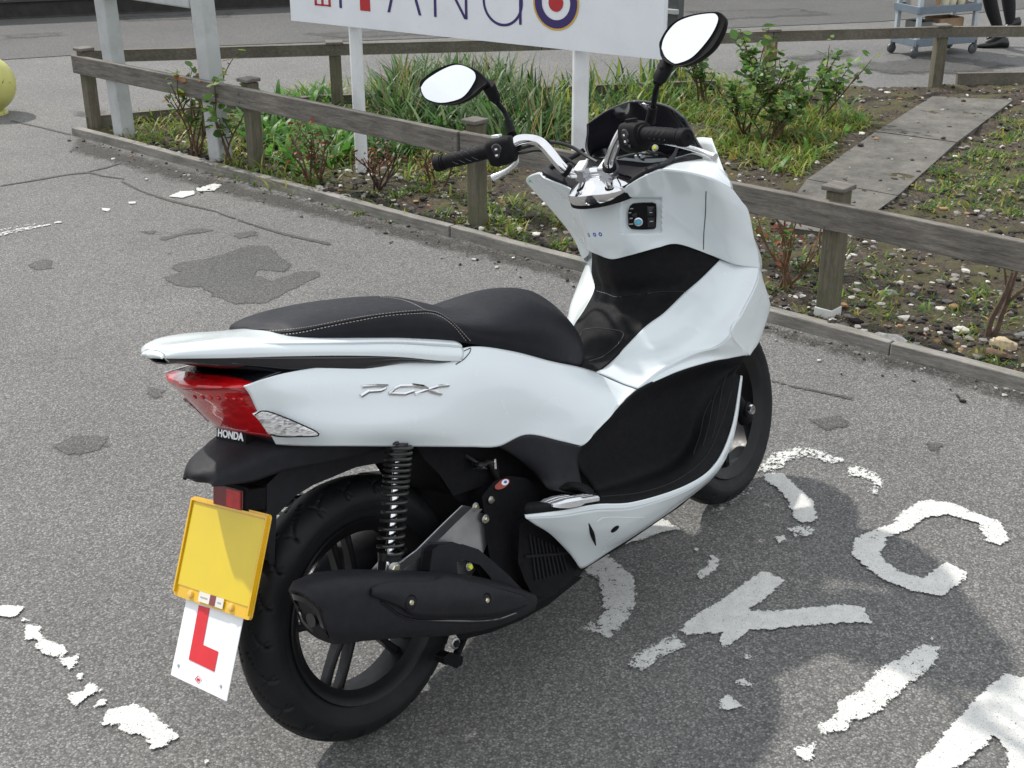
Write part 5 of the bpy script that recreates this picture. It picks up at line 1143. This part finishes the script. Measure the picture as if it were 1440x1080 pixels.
# top of the shoulder and dashboard
both('shoulder', gp_([[(907, 247, -.15), (931, 239, -.185), (968, 243, -.24), (1000, 252, -.275), (1030, 267, -.27)], [(925, 240, -.165), (944, 233, -.183), (976, 235, -.22), (1004, 243, -.25), (1028, 258, -.258)], [(944, 234, -.175), (960, 229, -.185), (985, 228.5, -.205), (1008, 235, -.225), (1024, 252, -.245)], [(960, 231, -.17), (975, 228, -.175), (995, 227, -.19), (1010, 232, -.2), (1022, 246, -.22)]], 30, 16), m_body, solid=.004, offset=0)
dash = part('dashboard', sym([[(845, 286, 0), (868, 273, -.05), (885, 259, -.095), (908, 246, -.15), (932, 238, -.185)], [(866, 265, 0), (886, 254, -.05), (902, 246, -.09), (920, 238, -.14), (942, 231, -.178)], [(890, 245, 0), (912, 238, -.05), (930, 232, -.09), (945, 226, -.135), (962, 226, -.172)], [(915, 230, 0), (940, 226, -.055), (958, 222, -.1), (972, 218, -.14), (988, 222, -.172)]], 41, 20), m_blk2, solid=.004)
both('dash_trim', gp_([[(886, 258, -.098), (908, 243, -.15), (930, 236, -.178), (946, 227, -.172), (954, 210, -.15)], [(893, 251, -.105), (912, 238, -.145), (932, 230, -.168), (944, 220, -.16), (952, 205, -.14)]], 24, 6), m_blk2, solid=.012)
scr = part('windscreen', sym([[(889, 142, 0), (918, 143.5, -.05), (943, 151, -.1), (963, 166, -.148)], [(897, 158, 0), (926, 160, -.055), (952, 167, -.108), (971, 181, -.157)], [(908, 185, 0), (938, 186, -.06), (962, 189, -.118), (981, 200, -.17)], [(922, 222, 0), (952, 220, -.065), (976, 214, -.125), (992, 217, -.175)]], 41, 24), m_gloss, solid=.005)
ctr = [L(*p) for p in ((1030, 267, -.27), (1052, 298, -.266), (1060, 336, -.262), (1068, 371, -.257))]
ctr += [L(1070, 390, -.235), L(1066, 420, -.2)]
rows = []
for i, p in enumerate(ctr):
    fx_ = [1.22, 1.29, 1.36, 1.42, 1.42, 1.36][i]; a = [Vector((p.x+.014, p.y*.95, p.z)), Vector((p.x+(fx_-p.x)*.42, p.y*.76, p.z-.004)), Vector((p.x+(fx_-p.x)*.85, p.y*.4, p.z-.008)), Vector((fx_, 0, p.z-.01))]
    rows.append(a+[Vector((q.x, -q.y, q.z)) for q in a[-2::-1]])
t0 = [Vector((1.16, -.17, 1.0)), Vector((1.18, -.12, 1.0)), Vector((1.2, -.06, .99)), Vector((1.21, 0, .985))]; rows = [t0+[Vector((q.x, -q.y, q.z)) for q in t0[-2::-1]]]+rows
part('nose_fairing', grid_surf(rows, 41, 40), m_body, solid=.003)

# front fork
for s_ in (-1, 1):
    a = st((1.19, s_*.075, .46)); b_ = st((1.318, s_*.078, .225)); fk = part('fork_leg', tube([a, b_], [.016, .021], 20), m_blk)
    part('axle_cap', lathe([(.0, .012), (.012, .012), (.014, .008), (.014, 0)], st((1.305, s_*.1, .259)), STR@Vector((0, s_, 0)), 20), m_chr, fk)
    part('axle_lug', tube([st((1.305, s_*.06, .259)), st((1.305, s_*.1, .259))], .02, 18), m_blk, fk)
part('brake_disc', steer(lathe([(.05, .056), (.09, .056), (.09, .052), (.05, .052)], (1.305, 0, .259), (0, 1, 0), 48, True)), m_dgrey)
part('front_mudguard', steer(loft([[(1.305+r*math.cos(a), x, .259+r*math.sin(a)) for x, r in ((-.06, .255), (-.055, .28), (-.03, .292), (0, .296), (.03, .292), (.055, .28), (.06, .255), (.05, .262), (.028, .284), (0, .288), (-.028, .284), (-.05, .262))] for a in np.linspace(R(75), R(150), 14)])), m_body)

# ---------------- handlebar, controls, mirrors (steered with the front wheel)
hb0 = [(822, 243, .035), (803, 243, .055), (790, 234, .068), (779, 221, .084), (768, 208, .102), (757, 199, .12), (742, 196, .143), (728, 197.5, .16), (712, 206, .18)]
hbp = spline([LS(*p) for p in hb0], 40)
pl = LS(704, 209, .19); ge = LS(612, 231, .354); hbp = hbp+[Vector(pl)]
def hbar(pts): return tube(pts, .0125, 18)
cen = Vector(hbp[0]); cen.y = 0
bar = part('handlebar', steer(tube([cen]+hbp, .0125, 18)), m_chr); part('bar_half', mir_s := steer(mir(tube([cen]+hbp, .0125, 18))), m_chr, bar)
gd = (ge-pl).normalized()
def grip_side(sg):
    fx = (lambda VF: steer(VF)) if sg > 0 else (lambda VF: steer(mir(VF)))
    g0 = pl+gd*.028; Lg = (ge-g0).length; prof = [(.0, -.001), (.021, -.001), (.021, .006), (.0165, .008)]
    prof += [(.0165, .012), (.0172, .02), (.0172, Lg-.026), (.0162, Lg-.024), (.0195, Lg-.0235), (.0195, Lg-.020), (.0165, Lg-.0195), (.0165, Lg-.0185), (.0195, Lg-.018), (.0195, Lg-.004), (.0175, Lg), (.006, Lg), (.005, Lg-.002), (0, Lg-.002)]
    g_ = part('grip', fx(lathe(prof, g0, gd, 32)), m_blk, bar)
    e1 = gd.orthogonal().normalized(); e2 = gd.cross(e1)
    for k in range(5):
        for a0 in range(0, 360, 60):
            pts = [g0+gd*(.03+k*.017+.012*t)+(e1*math.cos(R(a0+36*t))+e2*math.sin(R(a0+36*t)))*.0174 for t in np.linspace(0, 1, 6)]; part('grip_groove', fx(tube(pts, .0009, 5)), m_gloss, g_) if a0 in (0, 60, 120, 180, 240, 300) and k < 4 else None
    rr_ = []
    upv = Vector((0, 0, 1)); upv = (upv-gd*upv.dot(gd)).normalized(); fv = gd.cross(upv).normalized()
    if fv.x < 0: fv = -fv
    for t, a, b_ in ((-.034, .018, .022), (-.03, .024, .03), (-.012, .027, .034), (.012, .027, .034), (.026, .025, .031), (.03, .02, .025)):
        o_ = []
        for q in range(24):
            an = 2*math.pi*q/24; ca, sa = math.cos(an), math.sin(an); o_.append(pl+gd*t+fv*(math.copysign(abs(ca)**.6, ca)*a)+upv*(math.copysign(abs(sa)**.6, sa)*b_-.006))
        rr_.append(o_)
    hs = part('switch_housing', fx(loft(rr_)), m_blk, bar)
    for (t, a, r) in ((0, 5, .013), (.002, -22, .009)):
        q = pl+gd*t-fv*.026+upv*(math.sin(R(a))*.03+.002*0)
        part('switch_button', fx(lathe([(0, .004), (r*.8, .004), (r, .0015), (r, -.003)], q, -fv, 20)), m_gloss, hs)
        part('switch_mark', fx(prism([q-fv*.0045+gd*x+upv*z for x, z in ((-.003, -.002), (.003, -.002), (.003, .002), (-.003, .002))], -fv, .0004)), m_lpl, hs, smooth=False)
    part('top_switch', fx(box(pl+upv*.03-fv*.006, (.014, .024, .009))), m_silver if sg > 0 else m_blk, hs, bevel=.002)
    lv0 = pl+fv*.03-upv*.012; lev = spline([lv0-gd*.02, Vector((.895, .2, 1.03)), Vector((.935, .235, 1.008)), Vector((.948, .275, .99)), Vector((.935, .318, .975))], 30)
    rad = [.0075-.002*math.sin(i/29*3.1) for i in range(30)]; rad[-1] = .009; rad[-2] = .009; rad[-3] = .008
    part('brake_lever', fx(tube(lev, rad, 12)), m_silver, bar)
    part('lever_perch', fx(box(pl+fv*.03-gd*.022-upv*.004, (.03, .03, .026))), m_blk, hs, bevel=.005)
grip_side(1); grip_side(-1)
mnt = LS(719, 192, .205)
def mirror(px, glass, stem, cone, yh, sg, label):
    f = (lambda u, v, y: LS(u, v, y))
    c = f(*(sum(p[i] for p in glass)/len(glass) for i in (0, 1)), yh*sg)
    nrm = Vector((-math.cos(R(21)), -.10*sg, math.sin(R(21)))).normalized()
    cS = ust(CL); pr = lambda u, v: cS+(STI@(RTI@ray(u, v)))*((c-cS).dot(nrm)/(STI@(RTI@ray(u, v))).dot(nrm))
    hp = spline([pr(*p) for p in px]+[pr(*px[0])], len(px)*4+1)[:-1]; hp = [Vector(p) for p in hp]; cc_ = sum(hp, Vector())/len(hp)
    rings = [[cc_+(p-cc_)*s_-nrm*o_ for p in hp] for s_, o_ in ((.93, -.0005), (.985, -.003), (1.0, .002), (.97, .012), (.86, .024), (.62, .034), (.3, .039), (.02, .04))]
    ms_ = part('mirror', steer(loft(rings)), m_blk, root)
    gl = [Vector(p) for p in spline([pr(*p) for p in glass]+[pr(*glass[0])], len(glass)*4+1)[:-1]]
    part('glass', steer(prism([p+nrm*.0022 for p in gl], nrm, .001)), m_mirror, ms_, smooth=False)
    sp_ = [f(*s_[:2], s_[2]*sg) for s_ in stem]
    part('stem', steer(tube(spline(sp_, 24), .0062, 12)), m_blk, ms_)
    c0_ = pr(*cone[0][:2])-nrm*.018; c1_ = f(*cone[-1][:2], cone[-1][2]*sg); cp = [c0_+(c1_-c0_)*t for t in (0, .25, .5, .75, .9, 1)]; part('stem_boot', steer(tube(cp, [.0155, .0165, .0150, .0155, .0115, .0095][:len(cp)], 16)), m_blk, ms_)
    b0_, b1_ = sp_[-2], sp_[-1]; part('lower_boot', steer(tube([b1_+(b0_-b1_)*1.0, b1_+(b0_-b1_)*.96, b1_], [.008, .0105, .0115], 16)), m_blk, ms_)
HL = zc(580, 80, 4.5); HR = zc(560, 0, 3)
mirror(HL([(45, 190), (60, 148), (150, 82), (250, 44), (310, 46), (400, 80), (455, 125), (478, 165), (440, 195), (385, 245), (300, 292), (200, 305), (105, 288), (62, 245)]),
       HL([(58, 195), (92, 148), (180, 90), (262, 56), (325, 58), (385, 88), (404, 120), (395, 160), (345, 235), (290, 272), (185, 292), (100, 270), (68, 232)]),
       [(690, 128, .262), (700, 145, .25), (710, 158, .235), (715, 172, .212), (720, 190, .188)], [(680, 116, .275), (685, 122, .268), (690, 129, .26), (694, 135, .255), (698, 142, .25)], .33, 1, '')
mirror(HR([(1105, 215), (1104, 180), (1130, 130), (1160, 98), (1210, 70), (1285, 54), (1345, 50), (1368, 60), (1382, 85), (1370, 130), (1330, 200), (1270, 252), (1215, 278), (1180, 280), (1140, 268), (1112, 245)]),
       HR([(1115, 205), (1122, 170), (1145, 130), (1185, 92), (1250, 68), (1325, 58), (1348, 66), (1352, 90), (1330, 140), (1290, 195), (1240, 245), (1185, 268), (1160, 265), (1130, 240)]),
       [(931, 95, .262), (927, 112, .255), (922, 128, .24), (918.5, 150, .205), (914, 172, .185)], [(931, 86, .275), (930, 95, .268), (928, 104, .262), (926, 111, .258), (924, 118, .252)], .33, -1, '')

# chrome cover and clamps on the steering head
cc0 = ust(L(844, 262, 0)); cover = part('handlebar_cover', steer(lathe([(0, .03), (.03, .03), (.045, .022), (.06, .012), (.072, .006), (.078, .001), (.08, -.012), (.075, -.022), (.06, -.026)], cc0, (-.12, 0, 1), 64)), m_chr)
for y in (.036, -.036):
    b_ = cen.copy(); b_.y = y; cp_ = cc0
    part('bar_clamp', steer(tube([b_-STA*.06, b_-STA*.012], [.016, .0155], 20)), m_alu, cover)
    part('clamp_cap', steer(box(b_+STA*.006, (.046, .034, .034), Matrix.Rotation(R(-27), 3, 'Y'))), m_alu, cover, bevel=.006)
for sg in (1, -1):
    a, b_ = Vector(hbp[6]), Vector(hbp[8]); cl_ = tube([a, b_], .0165, 18); part('bar_collar', steer(cl_ if sg > 0 else mir(cl_)), m_blk, cover)
part('cover_ring', steer(lathe([(.07, -.012), (.088, -.014), (.088, -.03), (.07, -.032)], cc0+Vector((.018, 0, 0)), (-.12, 0, 1), 48)), m_blk, cover)
# cables
for k, pts in enumerate(([(712, 212, .2), (735, 208, .16), (770, 200, .12), (800, 205, .08), (822, 218, .04), (840, 228, 0)], [(712, 218, .2), (735, 215, .16), (760, 212, .14), (790, 220, .1), (815, 235, .06)], [(885, 205, -.2), (895, 215, -.17), (900, 222, -.12), (905, 225, -.08)], [(900, 205, -.2), (915, 214, -.16), (930, 216, -.12), (940, 222, -.08)], [(870, 222, -.02), (885, 218, -.08), (905, 216, -.13), (925, 219, -.16)])):
    part('cable', tube(spline([L(*p) for p in pts], 24), (.0042, .0035, .003, .003, .003)[k], 8), m_cable, bar)
part('cable_ferrule', tube([L(757, 199, .13), L(772, 199, .115)], .006, 10), m_blk, bar)
for (u, v, y) in ((906, 211, -.14), (921, 208, -.14)): bolt('bolt', L(u, v, y), (-1, -.3, .3), .005, bar, m_bolty)
for (u, v, y) in ((915, 217, -.13), (900, 220, -.12)): part('connector', box(L(u, v, y), (.02, .018, .01)), m_alu, bar, bevel=.002)
part('green_sticker', prism([L(*p) for p in ((748, 252, .232), (767, 260, .205), (762, 263, .218), (743, 255, .245))], (-.3, 0, 1), .001), m_green, shd, smooth=False)
